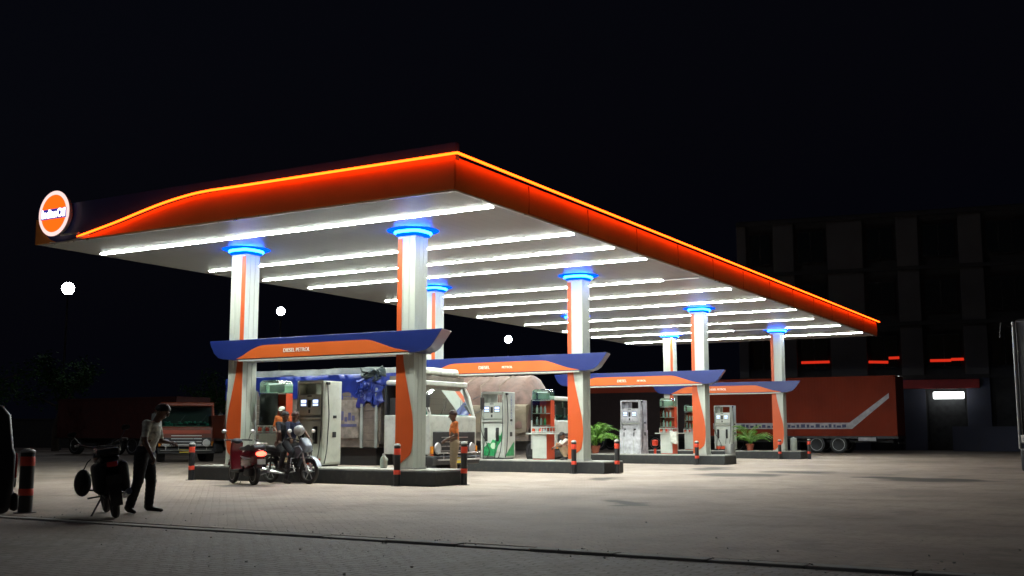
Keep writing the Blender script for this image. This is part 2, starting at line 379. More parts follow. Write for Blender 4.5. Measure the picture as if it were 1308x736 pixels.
nt.links.new(sky.outputs[0], air.inputs[6]); nt.links.new(air.outputs[2], bg.inputs[0]); bg.inputs[1].default_value = 0.15
nt.links.new(bg.outputs[0], wo.inputs[0])
sl = bpy.data.lights.new('fill_sun', 'SUN'); sl.energy = 0.05; sl.angle = R(0.5); sl.color = (0.9, 0.92, 1.0)  # added weak fill light for the dark road and yard
so = bpy.data.objects.new('fill_sun', sl); C.objects.link(so); so.rotation_euler = (R(48), 0, R(-40)); tag(so)
vs = scene.view_settings; vs.view_transform = 'Standard'; vs.look = 'None'; vs.gamma = 1; vs.use_curve_mapping = False; vs.exposure = 0.42
scene.render.engine = 'CYCLES'
cy = scene.cycles; cy.use_denoising = True; cy.max_bounces = 6; cy.diffuse_bounces = 3; cy.glossy_bounces = 3; cy.transparent_max_bounces = 12
cy.sample_clamp_indirect = 6; cy.caustics_reflective = False; cy.caustics_refractive = False; cy.use_light_tree = True; cy.pixel_filter_type = 'BLACKMAN_HARRIS'; cy.filter_width = 1.55
try: cy.denoiser = 'OPENIMAGEDENOISE'
except Exception: pass

# ------------------------------------------------------------------ ground
gm = mat('dirt_ground', (0.13, 0.115, 0.1), 0.95, var=0.3, scale=0.3, bump=0.5, bscale=4)
g = MB().box(-500, 500, -100, 700, -0.4, -0.09).build('ground', gm, smooth=False); tag(g, kind='structure')
fp = pavers('forecourt_pavers', (0.45, 0.365, 0.30), (0.41, 0.33, 0.27), (0.33, 0.265, 0.215), 0.24, 0.12, -45,
            dark_patches=((-10.4, 30.6, 1.5, 1.6, 20), (-9.4, 33.6, 1.3, 1.5, 10), (-4.9, 29.7, 1.5, 1.3, 0), (-6.3, 30.6, 1.0, 0.9, 0), (-12.6, 26.0, 0.5, 1.2, 20), (-17.9, 18.6, 0.8, 0.5, 0), (-8.0, 17.5, 0.35, 0.8, 30), (-13.0, 35.5, 0.7, 2.2, 10)))
f = MB().box(-90, 40, 10.32, 74.5, -0.085, 0.0).build('forecourt', fp, smooth=False); tag(f, kind='structure')
rp = pavers('road_pavers', (0.34, 0.32, 0.29), (0.28, 0.26, 0.235), (0.15, 0.135, 0.12), 0.22, 0.11, 0)
r_ = MB().box(-90, 40, -30, 10.07, -0.086, -0.022).build('road', rp, smooth=False); tag(r_, kind='structure')
k_ = MB()
random.seed(3)
x = -90
while x < 40:
    L_ = 0.9 + random.random() * 0.1; dz = random.uniform(-0.012, 0.006)
    k_.box(x, x + L_ - 0.012, 10.1 + random.uniform(-.008, .008), 10.3, -0.08, 0.004 + dz); x += L_
k = k_.build('kerb', 'concrete', bevel=0.012); tag(k, kind='structure')
# stray grit on the pavers
gr = MB(); random.seed(5)
for i in range(160):
    x = random.uniform(-17, -1); y = random.uniform(6, 14) if i % 2 else random.uniform(9.8, 10.5); s = random.uniform(.004, .012)
    z = -0.022 if y < 10.07 else (0.0 if y > 10.3 else 0.01)
    mt = Matrix.Translation((x, y, z + s * .4)) @ Matrix.Rotation(random.random() * 6, 4, 'Z') @ Matrix.Rotation(random.random(), 4, 'X')
    gr.box(-s, s, -s * .7, s * .7, -s * .5, s * .5, mt)
tag(gr.build('gravel', 'concrete', smooth=False), 'scattered grit on the pavers', 'gravel', kind='stuff')

# ------------------------------------------------------------------ pump islands
XR, XL, CW, H, HI = -14.80, -20.20, 0.503, 6.0, 0.36
YR = [20.78, 29.53, 39.94, 50.18]
ordn = ['first', 'second', 'third', 'fourth']
near = ['nearest the camera, with a dark van-size gap before it', '', '', '']
isl = None
for i, y in enumerate(YR):
    lab = {0: 'longest-looking black sided concrete pump island, nearest the road', 1: 'black sided pump island holding the green decorated fuel pump', 2: 'black sided pump island holding the plastic wrapped pump and larger potted palm', 3: 'farthest black sided pump island, by the steel litter bin'}[i]
    if isl is None:
        isl = thing('pump_island', (0, y, 0), 0, lab, 'pump island', 'pump islands under the canopy')
        MB().box(-21.55, -13.95, -0.33, 1.0, 0.0, HI - 0.03).build('kerb_side', 'kerb_black', isl, bevel=0.02)
        MB().box(-21.53, -13.97, -0.31, 0.98, HI - 0.028, HI).build('slab_top', 'concrete', isl, bevel=0.006)
    else: dup(isl, (0, y, 0), label=lab)

# ------------------------------------------------------------------ columns
def column(x, y, mirror, lab, first=[]):
    key = 1 if mirror else 0
    for kx, o in first:
        if kx == key: return dup(o, (x, y, HI), label=lab)
    t = thing('column', (x, y, HI), 0, lab, 'column', 'columns holding up the canopy')
    hh = H - HI
    sh = MB(); g_ = 0.012
    # clad shaft with vertical joint grooves
    def face(n):
        return [(-CW + CW * k / n) for k in range(n + 1)]
    prof = []
    xs = [-CW, -CW * .68, -CW * .66, -CW * .34, -CW * .32, 0]
    pts = [(-CW, 0), (-CW * .67 - .006, 0), (-CW * .67 - .006, g_), (-CW * .67 + .006, g_), (-CW * .67 + .006, 0), (-CW * .33 - .006, 0), (-CW * .33 - .006, g_), (-CW * .33 + .006, g_), (-CW * .33 + .006, 0), (0, 0),
           (0, CW * .33 - .006), (-g_, CW * .33 - .006), (-g_, CW * .33 + .006), (0, CW * .33 + .006), (0, CW * .67 - .006), (-g_, CW * .67 - .006), (-g_, CW * .67 + .006), (0, CW * .67 + .006), (0, CW), (-CW, CW)]
    sh.prism(pts, 0, hh, 'xy'); sh.build('shaft', 'white', t, smooth=False)
    # orange petal on the front, flush with the inner edge
    prof = [(0.03, 0.0), (.07, .03), (.12, .10), (.24, .20), (.42, .34), (.47, .5), (.498, .72), (.498, .95), (.47, 1.25), (.42, 1.5), (.35, 1.8), (.28, 2.1), (.22, 2.4), (.18, 2.72)]
    pp = smoothpts([(a, b) for b, a in [(z, w_) for w_, z in prof]], 4) if False else [Vector((w_, z, 0)) for w_, z in prof]
    pp = smoothpts([(v.x, v.y) for v in pp], 4)
    sgn = (lambda a: -CW + a) if not mirror else (lambda a: -a)
    poly = [(sgn(0.0), 0.0)] + [(sgn(min(v.x, .5)), v.y) for v in pp] + [(sgn(0.0), 2.72)]
    MB().prism(poly, -0.012, -0.0005).build('petal', 'petal', t, smooth=False)
    # the petal wraps the inner side face too
    xs = -CW - .012 if not mirror else 0.0005
    if not mirror: MB().box(xs, -CW - .0005, 0.0, CW, 0.02, 2.72).build('side_panel', 'petal', t, smooth=False)
    a, b = (sgn(0.0), sgn(0.13)); MB().box(min(a, b), max(a, b), -0.012, -0.0005, 2.722, hh - .22).build('stripe', 'petal', t, smooth=False)
    MB().box(-CW - .02, .02, -.02, CW + .02, 0.0, 0.05).build('base_plate', 'steel', t, bevel=.004)
    c = MB(); q = 0.05
    c.box(-CW - q, q, -q, CW + q, hh - .16, hh - .012); rg = c.build('ring_light', 'ring', t, bevel=.03)
    c = MB(); e = CW / 2; c.lathe([(.01, -.010), (.62, -.010), (.63, -.006), (.63, -.002), (.01, -.002)], c=(-e, e, hh), n=40)
    c.build('added_halo_disc', 'ring', rg)  # added glowing disc, imitates the blue halo on the ceiling
    c = MB(); q = .12
    c.tube([(-e + (e + q) * math.copysign(abs(math.cos(a)) ** .6, math.cos(a)), e + (e + q) * math.copysign(abs(math.sin(a)) ** .6, math.sin(a)), hh - .06) for a in [math.pi / 16 * k_i for k_i in range(33)]], .036, 8)
    c.build('ring_core', 'ring_core', rg)
    first.append((key, t)); return t
col_lab = {
    (0, 0): 'tall white column with orange petal at right end of the front gantry', (0, 1): 'white column with orange petal at right end of the second gantry',
    (0, 2): 'white column with orange petal at right end of the third gantry', (0, 3): 'white column with orange petal in front of the red container truck',
    (1, 0): 'leftmost white column, orange petal behind the red scooter', (1, 1): 'white column behind the front gantry right column, with orange stripe above the white truck cab',
    (1, 2): 'white column mostly hidden behind the second gantry right column', (1, 3): 'white column behind the third gantry beam, above the far oil cabinets'}
for i, y in enumerate(YR):
    column(XR, y, False, col_lab[(0, i)]); column(XL, y, True, col_lab[(1, i)])

# ------------------------------------------------------------------ gantry beams
def beam(y, i):
    labs = ['front gantry beam lettered DIESEL PETROL, navy with orange arch', 'second gantry beam above the green decorated pump', 'third gantry beam above the wrapped pump', 'farthest gantry beam across the red container truck']
    t = thing('gantry_beam', (0, y, 3.0), 0, labs[i], 'gantry beam', 'navy and orange gantry beams')
    yb = -0.14; yt = 0.58
    # navy hull: boat-shaped in front view, tips drawn back
    top, bot = 0.57, 0.06
    A = [(-21.26, top), (-21.22, top - .12), (-21.1, .25), (-20.95, .13), (-20.8, .09), (-20.6, .07), (-20.3, .05)]
    hull = A + [(-14.7, .05), (-14.5, .07), (-14.36, .10), (-14.24, .17), (-14.13, .3), (-14.02, .44), (-13.92, top)]
    back = [(x_ + (0.0 if x_ < -15 else 0.16), z_ + (0.05 if z_ < .3 else 0)) for x_, z_ in hull]
    b = MB(); n = len(hull)
    vsx = [(x_, yb, z_) for x_, z_ in hull] + [(x_ - (.22 if x_ > -14.6 else 0), yt, z_) for x_, z_ in hull]
    b.add(vsx, [tuple(range(n))[::-1], tuple(range(n, 2 * n))] + [(k, (k + 1) % n, n + (k + 1) % n, n + k) for k in range(n)])
    b.build('hull', 'navy', t, bevel=.012)
    arch = smoothpts([(-20.28, .075), (-20.05, .16), (-19.75, .3), (-19.45, .385), (-19.2, .40)], 3) + smoothpts([(-16.3, .40), (-16.0, .385), (-15.7, .3), (-15.25, .16), (-14.82, .075)], 3)
    poly = [(v.x, v.y) for v in arch]
    MB().prism(poly, yb - .03, yb - .001).build('orange_panel', 'bright_orange', t, smooth=False)
    MB().box(-20.2, -14.84, yb - .028, yb + .5, .012, .048).build('white_lip', 'white_paint', t, smooth=False)
    mt = Matrix.Translation((-18.25, yb - .035, .235)) @ FRONT
    if i == 0: text_mesh('DIESEL PETROL', .135, 'lettering', t, 'lettering', mt, xscale=.95)
    elif i < 3:
        text_mesh('DIESEL', .14, 'lettering', t, 'lettering', Matrix.Translation((-18.2, yb - .035, .235)) @ FRONT)
        text_mesh('PETROL', .095, 'lettering', t, 'lettering', Matrix.Translation((-17.35, yb - .035, .225)) @ FRONT, xscale=1.15)
    else: text_mesh('DIESEL PETROL', .13, 'lettering', t, 'lettering', Matrix.Translation((-17.9, yb - .035, .235)) @ FRONT)
    return t
for i, y in enumerate(YR): beam(y, i)

# ------------------------------------------------------------------ canopy
X0, X1, Y0, Y1 = -24.61, -11.69, 17.75, 56.17
cn = thing('canopy', (0, 0, H), 0, 'large flat filling station canopy edged with glowing orange light', 'canopy')
MB().box(X0 + .02, X1 - .02, Y0 + .02, Y1 - .02, 0.0, .012).build('ceiling_panel', 'ceiling', cn, smooth=False)
MB().box(X0 + .12, X1 - .12, Y0 + .2, Y1 - .12, .014, .5).build('roof', 'grey_panel', cn, smooth=False)
MB().box(X0, X1 - .003, Y0, Y0 + .14, .015, 0.96).build('front_fascia', 'navy_dark', cn, smooth=False)
rf = MB()
pr = [(X1, .0), (X1 + .012, .12), (X1 + .02, .3), (X1 + .012, .5), (X1 - .01, .66), (X1 - .12, .675), (X1 - .12, .016), (X1 - .03, .0)]
rf.prism(pr, Y0 + .0, Y1, 'xz'); rf.build('side_fascia', 'fascia', cn, ang=60)
MB().box(X0, X0 + .1, Y0 + .145, Y1, .015, .66).build('rear_fascia', 'navy_dark', cn, smooth=False)
MB().box(X0 + .105, X1 - .125, Y1 - .1, Y1, .015, .66).build('rear_fascia', 'navy_dark', cn, smooth=False)
crv = smoothpts([(-18.3, .675), (-18.9, .65), (-19.7, .56), (-20.47, .43), (-21.4, .25), (-22.4, .085), (-22.85, .02)], 5)
front_poly = [(X1 + .0, .0), (X1 + .0, .68)] + [(v.x, v.y) for v in crv] + [(-22.85, .0)]
MB().prism(front_poly, Y0 - .04, Y0 - .001).build('orange_fascia', 'fascia', cn, smooth=False)
lp = smoothpts([(-24.52, .62), (-24.42, .44), (-24.28, .28), (-24.08, .10), (-23.85, .02)], 4)
MB().prism([(X0, .0), (X0, .66)] + [(v.x, v.y) for v in lp] + [(-23.85, .0)], Y0 - .04, Y0 - .001).build('orange_tip', 'fascia', cn, smooth=False)
# white piped edge under the navy swoosh
MB().tube([(v.x, Y0 - .05, v.y - .02) for v in smoothpts([(-24.0, .02), (-23.6, -.02), (-23.2, .0), (-22.85, .05), (-22.5, .09)], 4)], .018, 6).build('white_piping', 'white_paint', cn)
# rounded bright trim under the edge
MB().tube([(X1 - .04, Y0 + .02, -.012), (X1 - .04, Y1, -.012)], .026, 10).build('edge_trim', 'chrome', cn)
MB().tube([(X0 + .4, Y0 + .03, -.012), (X1 - .06, Y0 + .03, -.012)], .026, 10).build('edge_trim', 'chrome', cn)
# orange rope light along the top edge and the swoosh
ff = [(X1 + .12, Y0 - .15, .69)] + [(X1 - 1.2 * k_i, Y0 - .15, .69) for k_i in range(1, 6)] + [(v.x, Y0 - .15, v.y + .02) for v in crv]
MB().tube(ff, [.027] * (len(ff) - 6) + [.026, .025, .024, .02, .016, .01], 8).build('rope_light', 'rope_led', cn)
MB().tube([(X1 + .14, Y0 - .15, .69), (X1 + .14, Y0 + 9, .69), (X1 + .14, Y0 + 24, .69), (X1 + .14, Y1, .69)], .027, 8).build('rope_light', 'rope_led', cn)
# joint lines in the side fascia
j = MB()
for k_i in range(1, 13): j.box(X1 + .0, X1 + .0215, Y0 + k_i * 2.95, Y0 + k_i * 2.95 + .012, .02, .64)
j.box(X1 + .0, X1 + .0212, Y0 + 2.95, Y0 + 12 * 2.95, .021, .026); j.build('fascia_joint', 'joint', cn, smooth=False)

# strip lights
S = [(19.55, -24.3, -11.92, 'T', 'first'), (23.3, -24.1, -11.9, 'T', 'second'), (25.6, -24.1, -11.9, 'M', 'third'), (27.75, -24.1, -11.9, 'M', 'fourth'), (32.0, -24.1, -11.95, 'E', 'fifth'),
     (35.1, -24.0, -12.0, 'M', 'sixth'), (38.48, -24.2, -11.9, 'T', 'seventh'), (42.35, -24.1, -11.85, 'M', 'eighth'), (46.2, -24.2, -12.2, 'D', 'ninth'), (49.75, -24.4, -11.95, 'G', 'tenth'), (53.9, -24.4, -11.9, 'T', 'eleventh')]
random.seed(11)
for y, a, b, kind, nm in S:
    t = thing('strip_light', (a, y, H), 0, f'{nm} white strip light from the front edge of the canopy ceiling', 'strip light', 'white strip lights in the canopy ceiling')
    n = 10; L_ = (b - a) / n
    MB().box(0, b - a, -.075, .075, -.012, -.001).build('housing', 'white_paint', t, smooth=False)
    for k_i in range(n):
        wd = .06
        m_ = 'tube'
        if kind == 'M' and (k_i in (3, 4, 6)) : wd = .034
        if kind == 'D' and k_i > 2: wd = .022
        if kind == 'G' and k_i > 7: wd = .034
        if kind == 'G' and k_i in (6, 7): m_ = 'tube_dim'; wd = .02
        if kind == 'E' and k_i == 9: m_ = 'tube_dim'; wd = .02
        MB().box(k_i * L_ + .012, (k_i + 1) * L_ - .012, -wd, wd, -.020, -.0125).build('tube', m_, t, smooth=False)

# round emblem sign
t = thing('emblem_sign', (-23.76, Y0 - .16, H + .715), 0, 'round backlit orange and white company emblem on the canopy corner', 'sign')
MB().lathe([(.02, .14), (.54, .14), (.56, .11), (.56, .02), (.54, .0), (.02, .0)], axis='y', n=48).build('casing', 'white_paint', t)
MB().lathe([(.485, -.012), (.575, -.012), (.585, .0), (.575, .012), (.485, .012), (.485, -.012)], axis='y', n=48, caps=False).build('rim', 'logo_rim', t)
def seg(z0, z1, r=.482):
    pts = [];
    a0 = math.asin(max(-1, min(1, z0 / r))); a1 = math.asin(max(-1, min(1, z1 / r)))
    for k_i in range(13): a_ = a0 + (a1 - a0) * k_i / 12; pts.append((r * math.cos(a_), r * math.sin(a_)))
    for k_i in range(13): a_ = a1 + (a0 - a1) * k_i / 12; pts.append((-r * math.cos(a_), r * math.sin(a_)))
    return pts
MB().prism(seg(.12, .4819), -.01, -.001).build('orange_top', 'logo_orange', t, smooth=False)
MB().prism(seg(-.4819, -.14), -.01, -.001).build('orange_bottom', 'logo_orange', t, smooth=False)
MB().box(-.49, .49, -.014, -.001, -.138, .118).build('navy_band', 'logo_navy', t, smooth=False)
text_mesh('IndianOil', .29, 'logo_white', t, 'lettering', Matrix.Translation((0, -.02, -.01)) @ FRONT, xscale=.86, bold=.012)
MB().box(.25, .95, .02, .06, -.60, -.56).build('bracket', 'white_paint', t)
MB().box(-.06, .06, .14, .16, -.4, .4).build('back_bracket', 'steel', t)

# ------------------------------------------------------------------ dispensers
def dispenser(x, y, style, lab):
    t = thing('fuel_dispenser', (x, y, HI), 0, lab, 'fuel pump', 'fuel dispensers on the islands')
    W, D, T = .86, .72, 2.14
    body = {'plain': 'cream', 'green': 'white_paint', 'wrap': 'shrink_wrap', 'small': 'white_paint'}[style]
    fm = 'cream' if style == 'plain' else ('shrink_wrap' if style == 'wrap' else 'white_paint')
    b = MB()
    b.box(0, .05, 0, D, 0.04, T)                        # left post
    b.box(W - .06, W, 0, D, 0.04, T)                    # right side
    b.box(.05, W - .06, 0, D, T - .06, T)               # head
    b.box(.05, W - .06, .08, D, .04, 1.80)              # core
    b.box(.05, .36 if style == 'plain' else .2, .3, D, 1.8, T - .06)
    b.build('housing', body, t, bevel=.012)
    MB().box(.03, W - .03, .05, D - .05, 0, .04).build('plinth', 'black', t)
    MB().box(W + .001, W + .012, .05, D - .05, .08, T - .08).build('side_cover', body, t, bevel=.004)
    MB().prism([(.06, 1.28), (W - .07, 1.28), (W - .07, 1.80), (.06, 1.80)], .03, .079).build('display_panel', 'grey_panel' if style == 'green' else body, t, bevel=.008)
    for sx in (.11, .50):
        s_ = MB().box(sx, sx + .19, .018, .029, 1.49, 1.68).build('screen', 'black_paint', t)
        MB().box(sx + .012, sx + .178, .012, .0175, 1.585, 1.665).build('display', 'screen', s_, smooth=False)
        MB().box(sx + .012, sx + .178, .012, .0175, 1.51, 1.565).build('display', 'screen', s_, smooth=False)
    MB().box(.345, .435, .015, .029, 1.47, 1.66).build('keypad', 'black_paint', t, bevel=.008)
    MB().box(.32, .46, .02, .029, 1.745, 1.775).build('badge', 'black_paint', t)
    MB().box(.06, W - .07, -.01, .078, 1.18, 1.235).build('ledge', 'grey_panel', t, bevel=.01)
    MB().box(.36, .42, .02, .029, 1.33, 1.42).build('card_reader', 'dark_metal', t, bevel=.008)
    MB().box(.07, W - .08, .045, .079, .22, 1.12).build('lower_panel', fm, t, bevel=.01)
    if style in ('plain', 'small'):
        MB().box(.07, W - .08, .03, .079, .05, .19).build('kick_panel', 'orange_side', t, bevel=.008)
    for sx in (.17, .60):
        h_ = MB().box(sx - .045, sx + .06, .02, .044, .56, 1.0); h_.build('holster', 'black', t, bevel=.02)
        nz = MB().tube([(sx, .0, .92), (sx + .005, -.03, .82), (sx, -.03, .7), (sx, -.005, .62)], [.028, .034, .028, .022], 8)
        nz.tube([(sx, -.02, .9), (sx + .02, -.08, .98), (sx + .03, -.1, .9)], .014, 6); nz.build('nozzle', 'black', t)
        hp = smoothpts([(sx, -.02, .66), (sx - .02, -.06, .4), (sx - .02, -.09, .1), (sx + .02, -.12, -.1 if style == 'green' else .02), (sx + .12, -.1, .05), (sx + .16, -.03, .3), (W - .04 if sx > .4 else .03, -.02, .9), (W - .04 if sx > .4 else .03, -.01, 1.6), (W - .05 if sx > .4 else .03, .02, 2.0)], 4)
        MB().tube(hp, .012, 6).build('hose', 'black' if style != 'wrap' else 'grey_panel', t)
    MB().tube(smoothpts([(W + .03, .12, T - .04), (W + .07, .1, 1.8), (W + .06, .16, 1.3), (W + .05, .15, .9), (W + .06, .1, .4), (W + .03, .05, .06)], 5), .014, 6).build('hose', 'black', t)
    MB().box(W + .013, W + .06, .08, .2, T - .1, T - .03).build('hose_clamp', 'black', t, bevel=.01)
    MB().box(W + .013, W + .03, .38, .5, 1.2, 1.27).build('switch', 'black', t)
    MB().box(W + .013, W + .03, .36, .5, .72, .86).build('socket', 'dark_metal', t, bevel=.01)
    if style == 'green':
        w1 = smoothpts([(.075, .36), (.16, .42), (.24, .52), (.34, .5), (.42, .62), (.52, .6), (.62, .78), (.70, .74), (W - .085, .9)], 4)
        MB().prism([(.075, .1)] + [(v.x, v.y) for v in w1] + [(W - .085, .62), (.62, .42), (.5, .1)], .038, .044).build('green_graphic', 'green', t, smooth=False)
        MB().lathe([(.001, .036), (.1, .036), (.1, .03), (.001, .03)], c=(.45, 0, .42), axis='y', n=20).build('graphic_disc', 'pale_green', t)
        MB().prism([(.08, .1), (D - .1, .1), (D - .1, .55), (.3, .3)], W + .0125, W + .016, 'yz').build('green_graphic', 'green', t, smooth=False)
        side = Matrix.Translation((W + .02, .45, 1.5)) @ Matrix.Rotation(R(90), 4, 'Z') @ FRONT
        for ci, ch in enumerate('INDIANOIL'):
            text_mesh(ch, .13, 'blue_lettering', t, 'lettering', Matrix.Translation((W + .02, .45, 1.98 - ci * .105)) @ Matrix.Rotation(R(90), 4, 'Z') @ FRONT, ext=.002)
    if style == 'wrap':
        # loose plastic sheet gathered round the foot
        c = MB(); n = 28; rows = 7
        random.seed(4); vsx = []
        per = []
        for k_i in range(n):
            u = k_i / n * 4; s_ = int(u); q = u - s_
            px, py = [(q, 0), (1, q), (1 - q, 1), (0, 1 - q)][s_]
            per.append((px * (W + .04) - .02, py * (D + .06) - .05, random.uniform(-.02, .03)))
        for j_ in range(rows):
            for (px, py, rr) in per:
                e = .0 + (j_ < 2) * random.uniform(0, .05); cx, cy_ = px - W / 2, py - D / 2
                vsx.append((W / 2 + cx * (1 + rr + e), D / 2 + cy_ * (1 + rr * .7 + e), .0 + j_ * .16 + (random.uniform(-.04, .04) if j_ == rows - 1 else 0)))
        fs = [(j_ * n + k_i, j_ * n + (k_i + 1) % n, (j_ + 1) * n + (k_i + 1) % n, (j_ + 1) * n + k_i) for j_ in range(rows - 1) for k_i in range(n)]
        c.add(vsx, fs); o = c.build('plastic_wrap', M['shrink_wrap'], t, ang=80)
    return t
dispenser(-18.84, 21.35, 'plain', 'grey-beige fuel pump with two lit screens beside the parked scooters')
dispenser(-18.83, 30.2, 'green', 'white fuel pump with green graphics around its foot')
dispenser(-18.66, 40.6, 'wrap', 'fuel pump wrapped in clear plastic beside the large potted palm')
dispenser(-18.42, 50.9, 'small', 'small far white fuel pump behind the steel bin')

# ------------------------------------------------------------------ oil display cabinets
def cabinet(x, y, lab, clutter=0, dome=True):
    t = thing('oil_cabinet', (x, y, HI), 0, lab, 'display cabinet', 'lubricant display cabinets')
    W, D = .5, .55
    MB().box(0, W, 0, .03, .03, .79).build('front_door', 'white_paint', t, bevel=.008)
    MB().box(0, W, .031, D, .0, .79).build('lower_box', 'orange_side', t, bevel=.008)
    MB().box(-.2, W + .22, -.08, D + .1, .79, .83).build('counter', 'white_paint', t, bevel=.012)
    tr = MB()
    for a, b in (((-.02, -.03), (W + .03, -.03)), ((W + .03, -.03), (W + .03, D))):
        for z in (.86, 1.01): tr.cyl((a[0], a[1], z), (b[0], b[1], z), .016, n=6)
        for q in (0, .33, .66, 1): tr.cyl((a[0] + (b[0] - a[0]) * q, a[1] + (b[1] - a[1]) * q, .83), (a[0] + (b[0] - a[0]) * q, a[1] + (b[1] - a[1]) * q, 1.02), .014, n=6)
    tr.build('tray_rail', 'white_paint', t)
    MB().box(0.0, W, D - .03, D, .84, 1.86).build('back_panel', 'orange_side', t)
    MB().box(W - .02, W, .3, D - .031, .84, 1.86).build('side_panel', 'orange_side', t)
    MB().box(0.004, W - .004, .0, .008, 1.03, 1.85).build('glass_front', 'glass', t, smooth=False)
    MB().box(0.0, .006, .01, D - .035, 1.03, 1.85).build('glass_side', 'glass', t, smooth=False)
    for z in (1.08, 1.45, 1.855): MB().box(.012, W - .025, .02, D - .035, z - .012, z).build('shelf', 'white_paint', t)
    if dome:
        # rounded acrylic head with lamp
        n = 10; pts = [(0, 1.87)] + [(.1 - .1 * math.cos(a), 2.1 + .1 * math.sin(a)) for a in [math.pi / 2 * k_i / n for k_i in range(n + 1)]]
        pts += [(W - .1 + .1 * math.sin(a), 2.1 + .1 * math.cos(a)) for a in [math.pi / 2 * k_i / n for k_i in range(n + 1)]] + [(W, 1.87)]
        MB().prism(pts, 0, D).build('dome', 'plastic_dome', t)
        MB().box(.08, W - .08, .2, .24, 2.1, 2.12).build('dome_lamp', 'case_glow', t)
        MB().box(.05, W - .05, .3, .32, 1.9, 2.08).build('header_card', 'pale_green', t)
    else:
        MB().box(0, W, 0, D, 1.87, 2.05).build('dome', 'white_paint', t, bevel=.05)
    return t
def bottle_set(x, y, where):
    k = 0
    for r_i, z in enumerate((1.08, 1.45)):
        for c_i in range(3):
            t = thing('oil_bottle', (x + .1 + c_i * .14, y + .14, HI + z + .001), 0, f'{["left","middle","right"][c_i]} oil bottle on the {["lower","upper"][r_i]} shelf of the {where}', 'bottle', 'oil bottles inside the display cabinets')
            m_ = 'bottle' if (r_i, c_i) != (0, 2) else 'bottle_green'
            MB().lathe([(.03, 0), (.04, .01), (.04, .13), (.034, .17), (.018, .2), (.018, .215)], n=10).build('bottle_body', m_, t)
            MB().lathe([(.02, .216), (.02, .25), (.004, .255)], n=8).build('cap', 'bollard_red' if c_i else 'white_paint', t)
def cans(x, y, where, n=4):
    for k_i in range(n):
        o = MB(); w_ = .045
        o.box(-w_, w_, -.03, .03, 0, .13); o.cyl((-.02, 0, .13), (-.02, 0, .16), .015, n=8)
        o = o.build('oil_can', ['orange_side', 'bottle', 'bollard_red', 'silver'][k_i % 4], bevel=.008)
        o.location = (x + .03 + k_i * .13, y + .02, HI + .831)
        tag(o, f'{ordn[k_i]} oil can in the counter tray, {where}', 'oil can', 'oil cans in the counter trays')
cabs = [(-20.22, 21.45, 'oil cabinet behind the red scooter, between leftmost column and pump', 'cabinet by the scooters'),
        (-16.98, 30.3, 'orange and white oil cabinet with six bottles beside the crouching person', 'cabinet by the crouching person'),
        (-16.98, 40.7, 'orange and white oil cabinet with cloth over its counter, on the third island', 'third island cabinet'),
        (-20.0, 51.0, 'farthest oil cabinet, seen just left of the third gantry column petal', 'farthest cabinet')]
for x, y, lab, wh in cabs:
    cb = cabinet(x, y, lab); cb.scale = (1.3 if x < -20.1 else 1, 1, 1); bottle_set(x, y, wh); cans(x, y, wh)
# cloth hanging from third cabinet's counter
c = MB(); random.seed(9); n = 8; vsx = []
for j_ in range(9):
    for k_i in range(n):
        vsx.append((k_i * .045 + j_ * .006, -.012 * math.sin(k_i * 1.3) - .02 * (j_ > 1), .05 - j_ * .06 + .02 * math.sin(k_i)))
c.add(vsx, [(j_ * n + k_i, j_ * n + k_i + 1, (j_ + 1) * n + k_i + 1, (j_ + 1) * n + k_i) for j_ in range(8) for k_i in range(n - 1)])
o = c.build('cloth', 'shirt_white', ang=80); sm = o.modifiers.new('s', 'SOLIDIFY'); sm.thickness = .008
o.location = (-16.55, 40.58, HI + .84); tag(o, 'pale rag hanging over the counter of the third island cabinet', 'cloth')

# ------------------------------------------------------------------ bollards
def bollard(x, y, h, lab, first=[], r=.075, z=0):
    if first and r == .075:
        o = dup(first[0], (x, y, z), label=lab); o.scale = (1, 1, h / .92); return o
    t = thing('bollard', (x, y, z), 0, lab, 'bollard', 'black bollards with orange red bands')
    MB().cyl((0, 0, 0), (0, 0, .9), r, n=20).build('post', 'black_paint', t)
    for z0, z1 in ((.70, .84), (.26, .36)):
        MB().lathe([(r + .001, z0), (r + .003, z0 + .003), (r + .003, z1 - .003), (r + .001, z1)], n=20).build('reflective_band', 'bollard_red', t)
    MB().lathe([(r + .003, .9), (r + .003, .92), (r * .7, .95), (.005, .96)], n=20).build('cap', 'grey_cap', t)
    MB().cyl((0, 0, 0), (0, 0, .012), r + .06, n=16).build('foot', 'dark_metal', t)
    if r == .075: first.append(t)
    return t
bollard(-14.88, 20.28, .92, 'striped bollard in front of the petal of the front gantry right column')
bollard(-21.3, 20.2, .92, 'striped bollard at the left end of the front island by the orange truck')
bollard(-13.83, 21.45, .96, 'striped bollard at the end of the front island beside the man in orange')
bollard(-14.85, 29.0, .94, 'striped bollard in front of the petal of the second gantry right column')
bollard(-13.80, 29.75, .96, 'striped bollard at the right end of the second island, before the potted palm')
bollard(-14.95, 39.35, .86, 'striped bollard in front of the petal of the third gantry right column')
bollard(-14.85, 49.6, .86, 'striped bollard in front of the petal of the farthest gantry column')
bollard(-13.7, 50.3, .88, 'rightmost striped bollard, before the wheel of the red container truck')
b_ = bollard(-14.81, 10.75, .92, 'thick dark bollard beside the kerb by the car at the left edge', r=.105)
o = thing('fire_bucket_stand', (-17.34, 41.0, HI), 0, 'short red banded post between the wrapped pump and the third island cabinet', 'post')
MB().cyl((0, 0, 0), (0, 0, .2), .05, n=14).build('foot', 'bollard_red', o); MB().cyl((0, 0, .2), (0, 0, .32), .05, n=14).build('post', 'black_paint', o)
MB().lathe([(.06, .32), (.12, .34), (.13, .52), (.1, .55), (.0, .56)], n=16).build('red_head', 'bollard_red', o)

